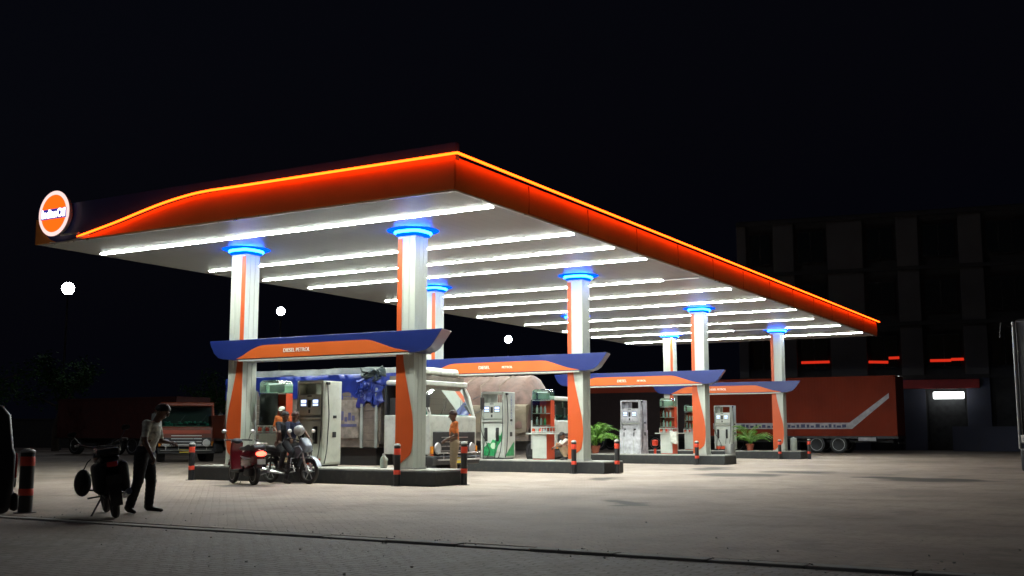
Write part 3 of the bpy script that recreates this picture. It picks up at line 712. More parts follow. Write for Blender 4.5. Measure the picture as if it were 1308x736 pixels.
# steel bins
o = thing('litter_bin', (-14.5, 41.8, 0), 0, 'cylindrical steel litter bin standing on the forecourt by the third island', 'bin')
MB().lathe([(.19, .0), (.2, .02), (.2, .74), (.19, .76), (.17, .76), (.17, .5)], n=28).build('drum', 'steel', o)
MB().lathe([(.165, .65), (.1, .66), (.0, .66)], n=20).build('liner', 'black', o)
o = thing('steel_cylinder', (-14.6, 51.0, HI), 0, 'pale upright cylinder standing on the farthest island behind its column', 'cylinder')
MB().lathe([(.14, .0), (.15, .02), (.15, .56), (.13, .6), (.0, .61)], n=20).build('drum', 'grey_panel', o); MB().cyl((0, 0, .61), (0, 0, .64), .04, n=10).build('cap', 'steel', o)
# water bottle and bits on the front island
o = thing('water_can', (-15.95, 21.2, HI), 0, 'clear plastic water can standing on the front island left of its column', 'bottle')
MB().lathe([(.07, .0), (.09, .02), (.09, .19), (.075, .25), (.035, .29), (.03, .31)], n=16).build('can_body', 'bottle_water', o); MB().lathe([(.034, .311), (.034, .345), (.0, .35)], n=10).build('cap', 'helmet', o)
MB().torus((.09, 0, .2), .03, .008, 'y', 12, 6).build('handle', 'bottle_water', o)

# ------------------------------------------------------------------ potted palms
def palm(x, y, s, lab, seed, n=34, z=HI):
    random.seed(seed)
    t = thing('potted_palm', (x, y, z), 0, lab, 'potted plant', 'potted palms on the islands')
    MB().lathe([(.1, 0), (.13, .01), (.18, .26), (.2, .27), (.2, .31), (.175, .31), (.17, .26)], n=22).build('pot', 'pot', t)
    MB().lathe([(.17, .26), (.1, .275), (.0, .28)], n=16).build('soil', 'soil', t)
    f = MB()
    for i in range(n):
        az = random.uniform(0, 2 * math.pi); L_ = random.uniform(.75, 1.15) * s; el = random.uniform(.75, 1.45)
        d = Vector((math.cos(az), math.sin(az), 0)); pts = []
        for k_i in range(9):
            q = k_i / 8; r_i = L_ * (math.cos(el) * q + .25 * q * q); h_ = L_ * (math.sin(el) * q * 1.25 - (.55 + .4 * math.cos(el)) * q * q * q * .8)
            pts.append(d * r_i + Vector((0, 0, .26 + h_)))
        f.tube(pts, [.009 * (1 - .7 * k_i / 8) for k_i in range(9)], 4)
        sd = d.cross(Vector((0, 0, 1)))
        for k_i in range(2, 9):
            for q2 in (0, .5):
                if k_i == 8 and q2: continue
                p = pts[k_i] if not q2 else (pts[k_i] + pts[min(8, k_i + 1)]) / 2
                for s_ in (-1, 1):
                    ll = random.uniform(.13, .24) * s * (1.1 - abs(k_i - 4.5) / 7)
                    tip = p + sd * s_ * ll * .75 + d * ll * .55 + Vector((0, 0, -ll * .35)); wv = d * .016 * s
                    mid = p + (tip - p) * .5 + Vector((0, 0, .01))
                    f.add([p, mid - wv + Vector((0, 0, .008)), tip, mid + wv], [(0, 1, 2, 3)])
    f.build('fronds', 'frond', t, smooth=False)
    return t
palm(-19.75, 40.5, 1.2, 'larger potted palm beside the plastic wrapped fuel pump', 1, 46)
palm(-16.6, 50.7, 1.2, 'smaller potted palm in front of the red container truck', 2, 30)

# ------------------------------------------------------------------ wheels
def wheel(parent, x, y, z, r, wd, rimc='silver', spokes=0):
    tp = 'wheel'
    rim = MB()
    rim.lathe([(.02, -wd * .32), (r * .3, -wd * .34), (r * .34, -wd * .15), (r * .6, -wd * .2), (r * .66, -wd * .42), (r * .7, -wd * .42), (r * .7, wd * .42), (r * .66, wd * .42), (r * .6, wd * .2), (r * .34, wd * .15), (r * .3, wd * .34), (.02, wd * .32)], c=(0, 0, 0), axis='y', n=28)
    if spokes:
        rim = MB(); rim.torus((0, 0, 0), r * .76, r * .035, 'y', 28, 6, 2.5); rim.cyl((0, -wd * .5, 0), (0, wd * .5, 0), r * .14, n=12)
        for k_i in range(spokes):
            a = 2 * math.pi * k_i / spokes; rim.cyl((r * .1 * math.cos(a), 0, r * .1 * math.sin(a)), (r * .76 * math.cos(a), 0, r * .76 * math.sin(a)), .012, n=5)
    w_ = rim.build('wheel', rimc, parent); w_.location = (x, y, z)
    ty = MB().lathe([(r * .7, -wd * .4), (r * .8, -wd * .5), (r * .96, -wd * .46), (r, -wd * .3), (r, wd * .3), (r * .96, wd * .46), (r * .8, wd * .5), (r * .7, wd * .4)], axis='y', n=32) if not spokes else MB().torus((0, 0, 0), r - wd * .5, wd * .5, 'y', 32, 10)
    t_ = ty.build('tyre', 'black', w_)
    return w_

# ------------------------------------------------------------------ trucks
def truck_cab(t, paint, cabh=2.6, W=2.3, ch=.62, sleeper=1.5, rack=True, visor='truck_white', grille='dark_metal', deco=False, zw=1.42):
    """cab at x from -sleeper to 0, nose towards +x"""
    hw = W / 2; zb = ch; S = sleeper
    MB().prism([(0, zb), (.02, zb + .15), (.0, zw), (-.03, zw + .03), (-S, zw + .03), (-S, zb)], -hw, hw).build('cab_lower', paint, t, bevel=.04)
    MB().box(-S, -.36, -hw + .03, hw - .03, cabh - .14, cabh).build('cab_roof', paint, t, bevel=.05)
    MB().box(-S, -S + .06, -hw + .01, hw - .01, zw + .035, cabh - .145).build('rear_wall', 'black_paint', t)
    for s_ in (-1, 1):
        pl = MB(); yy = s_ * (hw - .06)
        pl.tube([(-.05, yy, zw), (-.2, yy * .985, zw + .55), (-.38, yy * .97, cabh - .1)], .05, 6)
        pl.build('window_pillar', paint, t)
        MB().box(-.95, -.88, yy - .03, yy + .03, zw + .035, cabh - .145).build('door_pillar', paint, t)

    MB().box(-S + .1, -.5, -hw + .12, hw - .12, zw + .04, zw + .5).build('seats', 'black', t)
    MB().add([(-.06, -hw + .1, zw + .04), (-.06, hw - .1, zw + .04), (-.36, hw - .13, cabh - .15), (-.36, -hw + .13, cabh - .15)], [(0, 1, 2, 3)]).build('windscreen', 'windscreen', t, smooth=False)
    for s_ in (-1, 1):
        yy = s_ * (hw - .045)
        MB().add([(-.14, yy, zw + .05), (-.88, yy, zw + .05), (-.88, yy, cabh - .16), (-.4, yy, cabh - .16)], [(0, 1, 2, 3)]).build('side_window', 'windscreen', t, smooth=False)
        d = MB().box(-.96, -.16, s_ * hw - .002 if s_ > 0 else -hw - .014, s_ * hw + .014 if s_ > 0 else -hw + .002, zb + .12, zw - .03).build('door', paint, t, bevel=.006)
        MB().box(-.9, -.76, s_ * (hw + .014) - .012, s_ * (hw + .014) + .012, zw - .18, zw - .14).build('handle', 'black', d)
        mr = MB().tube([(-.1, s_ * hw, zw + .5), (.08, s_ * (hw + .2), zw + .62), (.08, s_ * (hw + .22), zw + .2), (-.02, s_ * hw, zw + .1)], .014, 6); mr.build('mirror_arm', 'dark_metal', t)
        MB().box(.05, .1, s_ * (hw + .22) - .09, s_ * (hw + .22) + .09, zw + .22, zw + .56).build('mirror', 'black', t, bevel=.02)
        h = MB().lathe([(.02, .05), (.13, .05), (.14, .03), (.14, .0)], c=(.03, s_ * (hw - .3), zb + .16), axis='x', n=18).build('headlight', 'lamp_lens', t)
        MB().torus((.065, s_ * (hw - .3), zb + .16), .145, .016, 'x', 20, 6).build('headlight_rim', 'chrome', h)
        MB().box(.0, .06, s_ * (hw - .06) - .05, s_ * (hw - .06) + .05, zb + .02, zb + .22).build('indicator', 'amber', t, bevel=.01)
    gr_ = MB()
    gr_.box(.022, .045, -hw + .12, hw - .12, zb - .0, zw - .42)
    gr_ = gr_.build('grille', grille, t, bevel=.01)
    bars = MB()
    for k_i in range(4): bars.box(.0455, .055, -hw + .5, hw - .5, zb + .08 + k_i * .12, zb + .105 + k_i * .12)
    bars.build('grille_bars', 'chrome', gr_)
    MB().prism([(-.3, ch - .28), (.12, ch - .28), (.14, ch - .05), (-.3, ch - .03)], -hw - .02, hw + .02).build('bumper', 'dark_metal', t, bevel=.025)
    bb = MB(); bb.tube([(.2, -hw + .1, ch - .14), (.25, 0, ch - .14), (.2, hw - .1, ch - .14)], .022, 8); bb.tube([(.2, -hw + .1, ch + .04), (.24, 0, ch + .04), (.2, hw - .1, ch + .04)], .018, 8)
    for yy in (-.8, -.3, .3, .8): bb.cyl((.1, yy, ch - .14), (.22, yy, ch - .14), .015, n=6); bb.cyl((.22, yy, ch - .14), (.22, yy, ch + .04), .014, n=6)
    bb.build('bull_bar', 'chrome', t)
    MB().box(.141, .15, -.26, .26, ch - .24, ch - .1).build('number_plate', 'number_plate', t)
    wp = MB(); 
    for yy in (-.5, .35): wp.tube([(-.02, yy, zw + .05), (-.1, yy + .25, zw + .25), (-.2, yy + .42, zw + .5)], .008, 5)
    wp.build('wiper', 'black', t)
    MB().box(-.38, -.2, -hw + .12, hw - .12, cabh - .16, cabh - .02).build('sun_visor', visor, t, bevel=.03)
    # dashboard dressing seen through the glass
    random.seed(21); d = MB()
    d.box(-.5, -.12, -hw + .15, hw - .15, zw + .0, zw + .06)
    for k_i in range(34): d.ball((random.uniform(-.42, -.2), random.uniform(-hw + .2, hw - .2), zw + .08 + random.random() * .14), (random.uniform(.03, .08), random.uniform(.04, .1), random.uniform(.02, .05)), 6, 4)
    d.build('dashboard_dressing', 'teal_cloth', t, ang=80)
    if rack:
        rk = MB(); rk.box(-S + .05, -.35, -hw + .15, hw - .1, cabh + .003, cabh + .12); rk.build('roof_boards', 'wood', t)
        MB().tube(smoothpts([(-.5, -hw + .1, cabh + .23), (-.48, -.3, cabh + .25), (-.52, .3, cabh + .24), (-.5, hw - .3, cabh + .25)], 4), .11, 12).build('rolled_sheet', 'shirt_white', t)
    st = MB().box(-1.1, -.75, -hw - .02, -hw + .25, .35, .4); st.box(-1.1, -.75, hw - .25, hw + .02, .35, .4); st.build('step', 'dark_metal', t)

def rumpled_load(L_, W, z0, z1, nx, nz, seed, amp=.05, sag=0.0, rope=0, tail=0.0, arched=False):
    """cloth skin over a load: U-shaped section swept along -x"""
    random.seed(seed); hw = W / 2; prof = []
    if arched:
        for k_i in range(nz + 1): a = math.pi * k_i / nz; prof.append((-hw * math.cos(a), z0 + (z1 - z0) * math.sin(a) ** .8))
    else:
        side = [(-hw - .01, z0 + (z1 - z0) * k_i / nz * .9) for k_i in range(nz + 1)]
        topp = [(-hw * .9 + W * .9 * k_i / 8, z1 - .05 + .07 * math.sin(math.pi * k_i / 8)) for k_i in range(9)]
        prof = side + topp + [(-a, b) for a, b in side[::-1]]
    n = len(prof); vsx = []
    from mathutils import noise
    for i in range(nx + 1):
        q = i / nx
        endf = min(1, min(q, 1 - q) * 9 + .35) if arched else 1
        for (yy, zz) in prof:
            nn = noise.noise(Vector((q * L_ * 1.6 + seed, yy * 2.2, zz * 2.4))) * amp + noise.noise(Vector((q * L_ * 5 + seed, yy * 5, zz * 5))) * amp * .5
            rp = -.03 * (abs(math.sin(q * L_ * 2.2)) < .15) if rope else 0
            zz2 = z0 + (zz - z0) * (endf ** .5) + (sag * math.sin(q * 9 + yy) if zz > z0 + .3 else 0)
            out = (1 if yy > 0 else -1)
            e = (noise.noise(Vector((q * L_ * 1.3, seed, 0))) * .07 - .0) if zz <= z0 + .01 else 0
            vsx.append((-q * L_, yy + out * (nn + rp), zz2 + nn * .5 + rp + e))
    m = MB(); m.add(vsx, [(i * n + k_i, i * n + k_i + 1, (i + 1) * n + k_i + 1, (i + 1) * n + k_i) for i in range(nx) for k_i in range(n - 1)] + [tuple(range(n))[::-1], tuple(range(nx * n, nx * n + n))])
    return m

def chassis(t, xf, xr, wheels, W=2.3):
    MB().box(xr, xf, -.45, .45, .6, .85).build('chassis', 'dark_metal', t)
    MB().box((xf + xr) / 2 - .5, (xf + xr) / 2 + .5, -W / 2 + .05, -.5, .35, .8).build('fuel_tank', 'dark_metal', t, bevel=.08)
    for x_ in wheels:
        for s_ in (-1, 1): wheel(t, x_, s_ * (W / 2 - .18), .5, .5, .32, 'dark_metal')
        MB().cyl((x_, -W / 2 + .2, .5), (x_, W / 2 - .2, .5), .07, n=8).build('axle', 'dark_metal', t)

# 1: white cab, blue tarpaulin
t = thing('tarpaulin_truck', (-16.6, 25.2, 0), 0, 'white cab truck with blue tarpaulin load, parked behind the front island', 'truck', 'trucks parked at the filling station')
truck_cab(t, 'truck_white', 2.62, zw=1.64)
chassis(t, -1.4, -7.4, (-.75, -5.6, -6.7))
ld = MB()
for k_i in range(8): ld.box(-7.4, -1.7, -1.16, -1.11, .8 + k_i * .2, .99 + k_i * .2); ld.box(-7.4, -1.7, 1.11, 1.16, .8 + k_i * .2, .99 + k_i * .2)
ld.box(-7.4, -1.7, -1.1, 1.1, .8, .88); ld.box(-1.7, -1.64, -1.14, 1.14, .9, 2.4); ld.box(-7.44, -7.4, -1.14, 1.14, .9, 2.4)
lb = ld.build('load_bed', 'wood', t, bevel=.006)
MB().box(-5.0, -1.9, -.95, .95, .3, .79).build('underbed_dark_block', 'black', t, bevel=.03)  # black block added to stand for the shade under the bed
for x_ in (-7.3, -6.2, -5.0, -4.1, -3.2, -2.25, -1.75): MB().box(x_ - .04, x_ + .04, -1.2, -1.162, .78, 2.42).build('bed_post', 'tarp_grey', lb)
MB().box(-3.1, -2.35, -1.185, -1.1625, 1.05, 2.1).build('painted_board', 'board', lb)
sb = MB(); random.seed(2)
for k_i in range(4): sb.box(-2.98 + k_i * .13, -2.9 + k_i * .13 + .02, -1.19, -1.1855, 1.5 + random.uniform(0, .04), 1.66 + random.uniform(-.05, .14))
sb.box(-3.02, -2.42, -1.19, -1.1855, 1.36, 1.44); sb.build('board_marks', 'sticker_blue', lb, smooth=False)
rumpled_load(5.75, 2.34, 2.16, 2.86, 60, 5, 3, .06).build('tarpaulin', 'tarp_blue', t, ang=80).location = (-1.68, 0, 0)
rl = rumpled_load(5.7, 2.0, 2.82, 3.02, 50, 3, 8, .04).build('top_sheet', 'tarp_grey', t, ang=80); rl.location = (-1.7, 0, 0)
def swathe(x0, x1, z0, z1, y, seed, name, m_, amp=.09):
    from mathutils import noise
    nx, nz = 26, 22; b_ = MB(); vv = []
    for i in range(nx + 1):
        for j_ in range(nz + 1):
            q, r_2 = i / nx, j_ / nz; p = Vector((q * 4, r_2 * 4, seed))
            d = abs(noise.noise(p)) + .5 * abs(noise.noise(p * 2.3))
            edge = min(1, min(q, 1 - q, r_2 + .15, 1 - r_2) * 5)
            vv.append((x0 + (x1 - x0) * q + noise.noise(p * 1.4 + Vector((5, 0, 0))) * .12, y - amp * d * 2 * edge + .03, z0 + (z1 - z0) * r_2 + noise.noise(p * 1.1 + Vector((0, 9, 0))) * .16))
    b_.add(vv, [(i * (nz + 1) + j_, (i + 1) * (nz + 1) + j_, (i + 1) * (nz + 1) + j_ + 1, i * (nz + 1) + j_ + 1) for i in range(nx) for j_ in range(nz)])
    o = b_.build(name, m_, t, ang=50); sm = o.modifiers.new('s', 'SOLIDIFY'); sm.thickness = .02; return o
swathe(-2.45, -1.55, 1.95, 2.75, -1.2, 3, 'bunched_sheet', 'tarp_blue')
swathe(-2.3, -1.5, 2.68, 2.98, -1.2, 7, 'bunched_top_sheet', 'tarp_dull')

# 2: brown tarpaulin truck in the next lane
t = thing('tarpaulin_truck', (-18.15, 35.2, 0), 0, 'truck with arched brown tarpaulin load between second and third islands', 'truck', 'trucks parked at the filling station')
truck_cab(t, 'truck_white', 2.5, rack=False, zw=1.6, sleeper=1.0)
chassis(t, -1.4, -8.6, (-.75, -6.6, -7.7))
MB().box(-8.5, -1.1, -1.15, 1.15, .9, 1.35).build('load_bed', 'wood', t)
rumpled_load(5.9, 2.36, 1.3, 3.3, 70, 14, 5, .07, rope=1, arched=True).build('tarpaulin', 'tarp_brown', t, ang=80).location = (-1.1, 0, 0)
rumpled_load(6.6, 2.44, 1.2, 2.25, 60, 4, 6, .06).build('side_sheet', 'tarp_beige', t, ang=80).location = (-1.15, 0, 0)
ro = MB()
for k_i in range(8):
    x_ = -2.3 - k_i * .8; ro.tube([(x_, -1.3, 1.25), (x_ + .1, -1.27, 2.0), (x_ - .1, -.98, 2.9), (x_, 0, 3.38)], .014, 5)
ro.build('rope', 'tarp_beige', t)

# 3: red container truck, parallel to the canopy rows
def container_truck(x, y, L_, lab, body, z0=1.0, z1=4.5, decor=True):
    t = thing('container_truck', (x, y, 0), 0, lab, 'truck', 'trucks parked at the filling station')
    MB().box(-L_, 0, 0, 2.4, z0, z1).build('container', body, t, bevel=.02)
    MB().box(-L_ - .2, .04, .0, 2.4, .86, .98).build('bed_frame', 'dark_metal', t)
    fr = MB()
    for x_ in (-L_ + .03, -.03): fr.box(x_ - .05, x_ + .05, -.03, -.001, z0, z1)
    fr.box(-L_, 0, -.03, -.001, z1 - .1, z1 - .002); fr.box(-L_, 0, -.03, -.001, z0 + .002, z0 + .1); fr.build('container_frame', body, t)
    for x_ in (-3.4, -4.7, -L_ + 1.4):
        for yy in (.25, 2.15): wheel(t, x_, yy, .5, .52, .34, 'silver')
    MB().box(-L_, -.4, .8, 1.6, .62, .85).build('chassis', 'dark_metal', t)
    MB().box(-.0, .03, .2, 2.2, .55, .68).build('under_run_bar', 'dark_metal', t)
    if decor:
        MB().prism([(-L_ + .5, 1.42), (-2.55, 1.42), (-.38, 3.2), (-.38, 3.48), (-2.68, 1.78), (-L_ + .5, 1.78)], -.012, -.001).build('side_stripe', 'sticker', t, smooth=False)
        bl = MB(); random.seed(8); xx = -L_ + .7; bl.box(xx, -3.0, -.0145, -.0125, 1.49, 1.505)
        while xx < -3.0:
            w_ = random.uniform(.1, .28); bl.box(xx, xx + w_, -.016, -.0125, 1.5, 1.5 + random.choice([.12, .18, .2])); xx += w_ + random.uniform(.04, .12)
        bl.build('stripe_print', 'sticker_blue', t, smooth=False)
        MB().box(-2.2, -1.2, -.05, -.02, .72, .92).build('side_marker_plate', 'sticker', t)
    return t
container_truck(-12.85, 66, 11.6, 'red container truck with pale side stripe parked beyond the farthest island', 'container')
t = container_truck(-25.6, 68.5, 9.0, 'dark container truck with dull red top, behind the wrapped pump', 'truck_dark', decor=False)
MB().box(-9.0, 0, -.035, -.0305, 3.9, 4.49).build('red_top_band', 'truck_red', t, smooth=False)
t['group'] = 'trucks parked at the filling station'

# 4: orange trucks at far left, facing the camera
t = thing('orange_truck', (-34.3, 32.2, 0), R(-42), 'orange truck with yellow number plate facing the camera left of the front column', 'truck', 'trucks parked at the filling station')
truck_cab(t, 'truck_orange', 2.45, 2.2, rack=False, visor='truck_orange')
chassis(t, -1.4, -6.5, (-.75, -5.2))
MB().box(-6.5, -1.6, -1.1, 1.1, .95, 2.3).build('load_bed', 'truck_dark', t, bevel=.03)
MB().box(.031, .055, -.95, .95, 1.16, 1.3).build('name_board', 'truck_red', t)
t = thing('orange_truck', (-30.6, 32.6, 0), R(-25), 'orange truck half hidden behind the leftmost white column', 'truck', 'trucks parked at the filling station')
truck_cab(t, 'truck_orange', 2.1, 1.9, rack=False)
chassis(t, -1.4, -5, (-.75, -4.2), 2.0)
MB().box(-5.2, -1.6, -.95, .95, .95, 1.9).build('load_bed', 'truck_orange', t, bevel=.03)
t = container_truck(-44.5, 41, 9.5, 'very dark red container truck at far left behind the standing man', 'dull_red', z0=.9, z1=3.1, decor=False)

# 5: dark lorry whose corner stands at the right edge
t = thing('dark_lorry', (-2.20, 22.8, 0), R(-128), 'dark tall lorry cut off by the right edge of the view', 'truck', 'vehicles cut by the picture edges')
MB().box(-7, 0, 0, 2.3, .95, 3.35).build('body', 'black', t, bevel=.06)
MB().tube([(.03, .02, .9), (.03, .02, 3.3)], .035, 8).build('corner_post', 'silver', t); MB().tube([(.03, 2.28, .9), (.03, 2.28, 3.3)], .035, 8).build('corner_post', 'silver', t)
MB().prism([(0, .45), (.1, .5), (.1, .9), (0, .94), (-7, .94), (-7, .45)], .06, 2.24).build('skirt', 'dark_metal', t, bevel=.03)
for s_ in (.15, 2.15):
    wheel(t, -1.2, s_, .48, .48, .28, 'dark_metal'); wheel(t, -5.6, s_, .48, .48, .28, 'dark_metal')
    MB().box(.0, .06, s_ - .1, s_ + .1, 1.0, 1.16).build('lamp', 'lamp_lens', t, bevel=.02)
MB().box(.0, .02, .25, 2.05, 1.7, 2.9).build('rear_window', 'dark_glass', t)
MB().tube([(.0, -.02, 3.2), (.2, -.12, 3.28), (.22, -.14, 3.0)], .02, 6).build('mirror_arm', 'dark_metal', t)

# 6: dark car whose tail stands at the left edge
t = thing('dark_car', (-11.6, 8.14, -.022), R(60), 'dark car cut off by the left edge of the view', 'car', 'vehicles cut by the picture edges')
car = [(.0, .35), (.03, .7), (.03, .98), (.0, 1.05), (-.05, 1.42), (-.14, 1.52), (-.3, 1.57), (-1.9, 1.6), (-2.7, 1.05), (-3.7, .92), (-3.85, .6), (-3.85, .3), (-3.4, .28), (-.4, .28)]
MB().prism(car, -.8, .8).build('body', 'black_paint', t, bevel=.07, seg=3)
MB().prism([(-.2, 1.06), (-.36, 1.42), (-1.85, 1.46), (-2.45, 1.06)], -.812, .812).build('window', 'dark_glass', t, bevel=.01)
MB().add([(.012, -.62, 1.08), (.012, .62, 1.08), (-.032, .58, 1.4), (-.032, -.58, 1.4)], [(0, 1, 2, 3)]).build('rear_window', 'dark_glass', t)
for s_ in (-1, 1):
    for x_ in (-.75, -3.1): wheel(t, x_, s_ * .76, .3, .3, .2, 'silver')
    MB().box(-.03, .05, s_ * .66 - .09, s_ * .66 + .09, .72, 1.0).build('tail_light', 'red_lens', t, bevel=.02)
MB().box(.0, .08, -.76, .76, .36, .56).build('bumper', 'black', t, bevel=.04)
MB().box(.081, .09, -.25, .25, .6, .7).build('number_plate', 'white_paint', t)

# ------------------------------------------------------------------ two-wheelers
def scooter(loc, rz, lab, paint, accent, lit=True, tilt=0):
    t = thing('scooter', loc, rz, lab, 'scooter', 'two-wheelers')
    t.rotation_euler[0] = tilt
    for x_ in (.63, -.63): wheel(t, x_, 0, .25, .25, .1, 'silver')
    # rear bulge
    vsx = []; secs = [(-1.0, .05, .68, .8), (-.9, .14, .5, .84), (-.65, .19, .4, .86), (-.4, .2, .36, .84), (-.2, .18, .34, .78), (-.08, .13, .34, .68)]
    n = 12
    for x_, hw, z0, z1 in secs:
        for k_i in range(n):
            a = 2 * math.pi * k_i / n; vsx.append((x_, hw * math.copysign(abs(math.cos(a)) ** .7, math.cos(a)), (z0 + z1) / 2 + (z1 - z0) / 2 * math.sin(a)))
    m = MB(); m.add(vsx, [(i * n + k_i, i * n + (k_i + 1) % n, (i + 1) * n + (k_i + 1) % n, (i + 1) * n + k_i) for i in range(len(secs) - 1) for k_i in range(n)] + [tuple(range(n))[::-1], tuple(range((len(secs) - 1) * n, len(secs) * n))])
    m.build('rear_body', paint, t, ang=60)
    MB().prism([(-.1, .27), (.42, .27), (.42, .33), (-.1, .36)], -.17, .17).build('floorboard', 'black', t, bevel=.02)
    # front apron
    ap = MB(); ap.prism([(.36, .3), (.44, .28), (.56, .55), (.55, .8), (.5, .98), (.43, .98), (.46, .8), (.44, .55)], -.15, .15); ap.build('front_apron', paint, t, bevel=.06, seg=3)
    hb = MB(); hb.ball((.5, 0, 1.0), (.13, .13, .07), 12, 8); hb.build('handlebar_cover', 'black_paint', t)
    hn = MB(); hn.tube([(.42, -.36, 1.02), (.48, -.15, 1.03), (.48, .15, 1.03), (.42, .36, 1.02)], .018, 8); hn = hn.build('handlebar', 'black', t)
    for s_ in (-1, 1):
        MB().tube([(.42, s_ * .26, 1.02), (.4, s_ * .3, 1.16), (.4, s_ * .34, 1.2)], .008, 5).build('mirror_stem', 'black', hn)
        MB().ball((.4, s_ * .36, 1.23), (.02, .07, .045), 10, 6).build('mirror', 'chrome', hn)
    MB().ball((.63, 0, .98), (.05, .1, .06), 10, 6).build('headlight', 'lamp_lens', t)
    MB().prism([(.42, .42), (.5, .56), (.63, .6), (.78, .56), (.88, .42), (.84, .4), (.76, .5), (.63, .53), (.52, .5), (.46, .4)], -.08, .08).build('front_fender', paint, t, bevel=.03)
    MB().tube([(.52, 0, .85), (.6, 0, .5), (.63, .0, .25)], .025, 8).build('fork', 'dark_metal', t)
    st = MB(); st.prism([(-.92, .86), (-.85, .93), (-.5, .93), (-.3, .88), (-.05, .87), (.0, .8), (-.1, .78), (-.9, .8)], -.15, .15); st.build('seat', 'black', t, bevel=.04, seg=3)
    MB().tube([(-.7, -.14, .9), (-1.0, -.13, .95), (-1.04, 0, .96), (-1.0, .13, .95), (-.7, .14, .9)], .014, 8).build('grab_rail', 'chrome', t)
    MB().ball((-.99, 0, .72), (.05, .13, .06), 12, 6).build('tail_light', 'tail' if lit else 'red_lens', t)
    MB().box(-1.03, -1.01, -.1, .1, .48, .6).build('number_plate', 'number_plate' if not lit else 'grey_cap', t)
    MB().tube([(-.1, -.16, .25), (-.5, -.2, .26), (-.95, -.21, .34)], [.03, .045, .05], 10).build('exhaust', 'chrome', t)
    MB().box(-.7, -.3, -.15, .15, .2, .38).build('engine', 'dark_metal', t, bevel=.05)
    MB().prism([(-.95, .42), (-.8, .5), (-.63, .53), (-.5, .5), (-.5, .46), (-.63, .49), (-.8, .46), (-.92, .38)], -.07, .07).build('rear_fender', 'black', t)
    MB().tube([(-.2, .12, .25), (-.28, .2, .02)], .012, 6).build('stand', 'dark_metal', t)
    fl = MB()
    for s_ in (-1, 1): fl.prism([(-.85, .62), (-.5, .58), (-.25, .66), (-.5, .64)], s_ * .2 - .008, s_ * .2 + .008)
    fl.build('side_flash', accent, t)
    return t
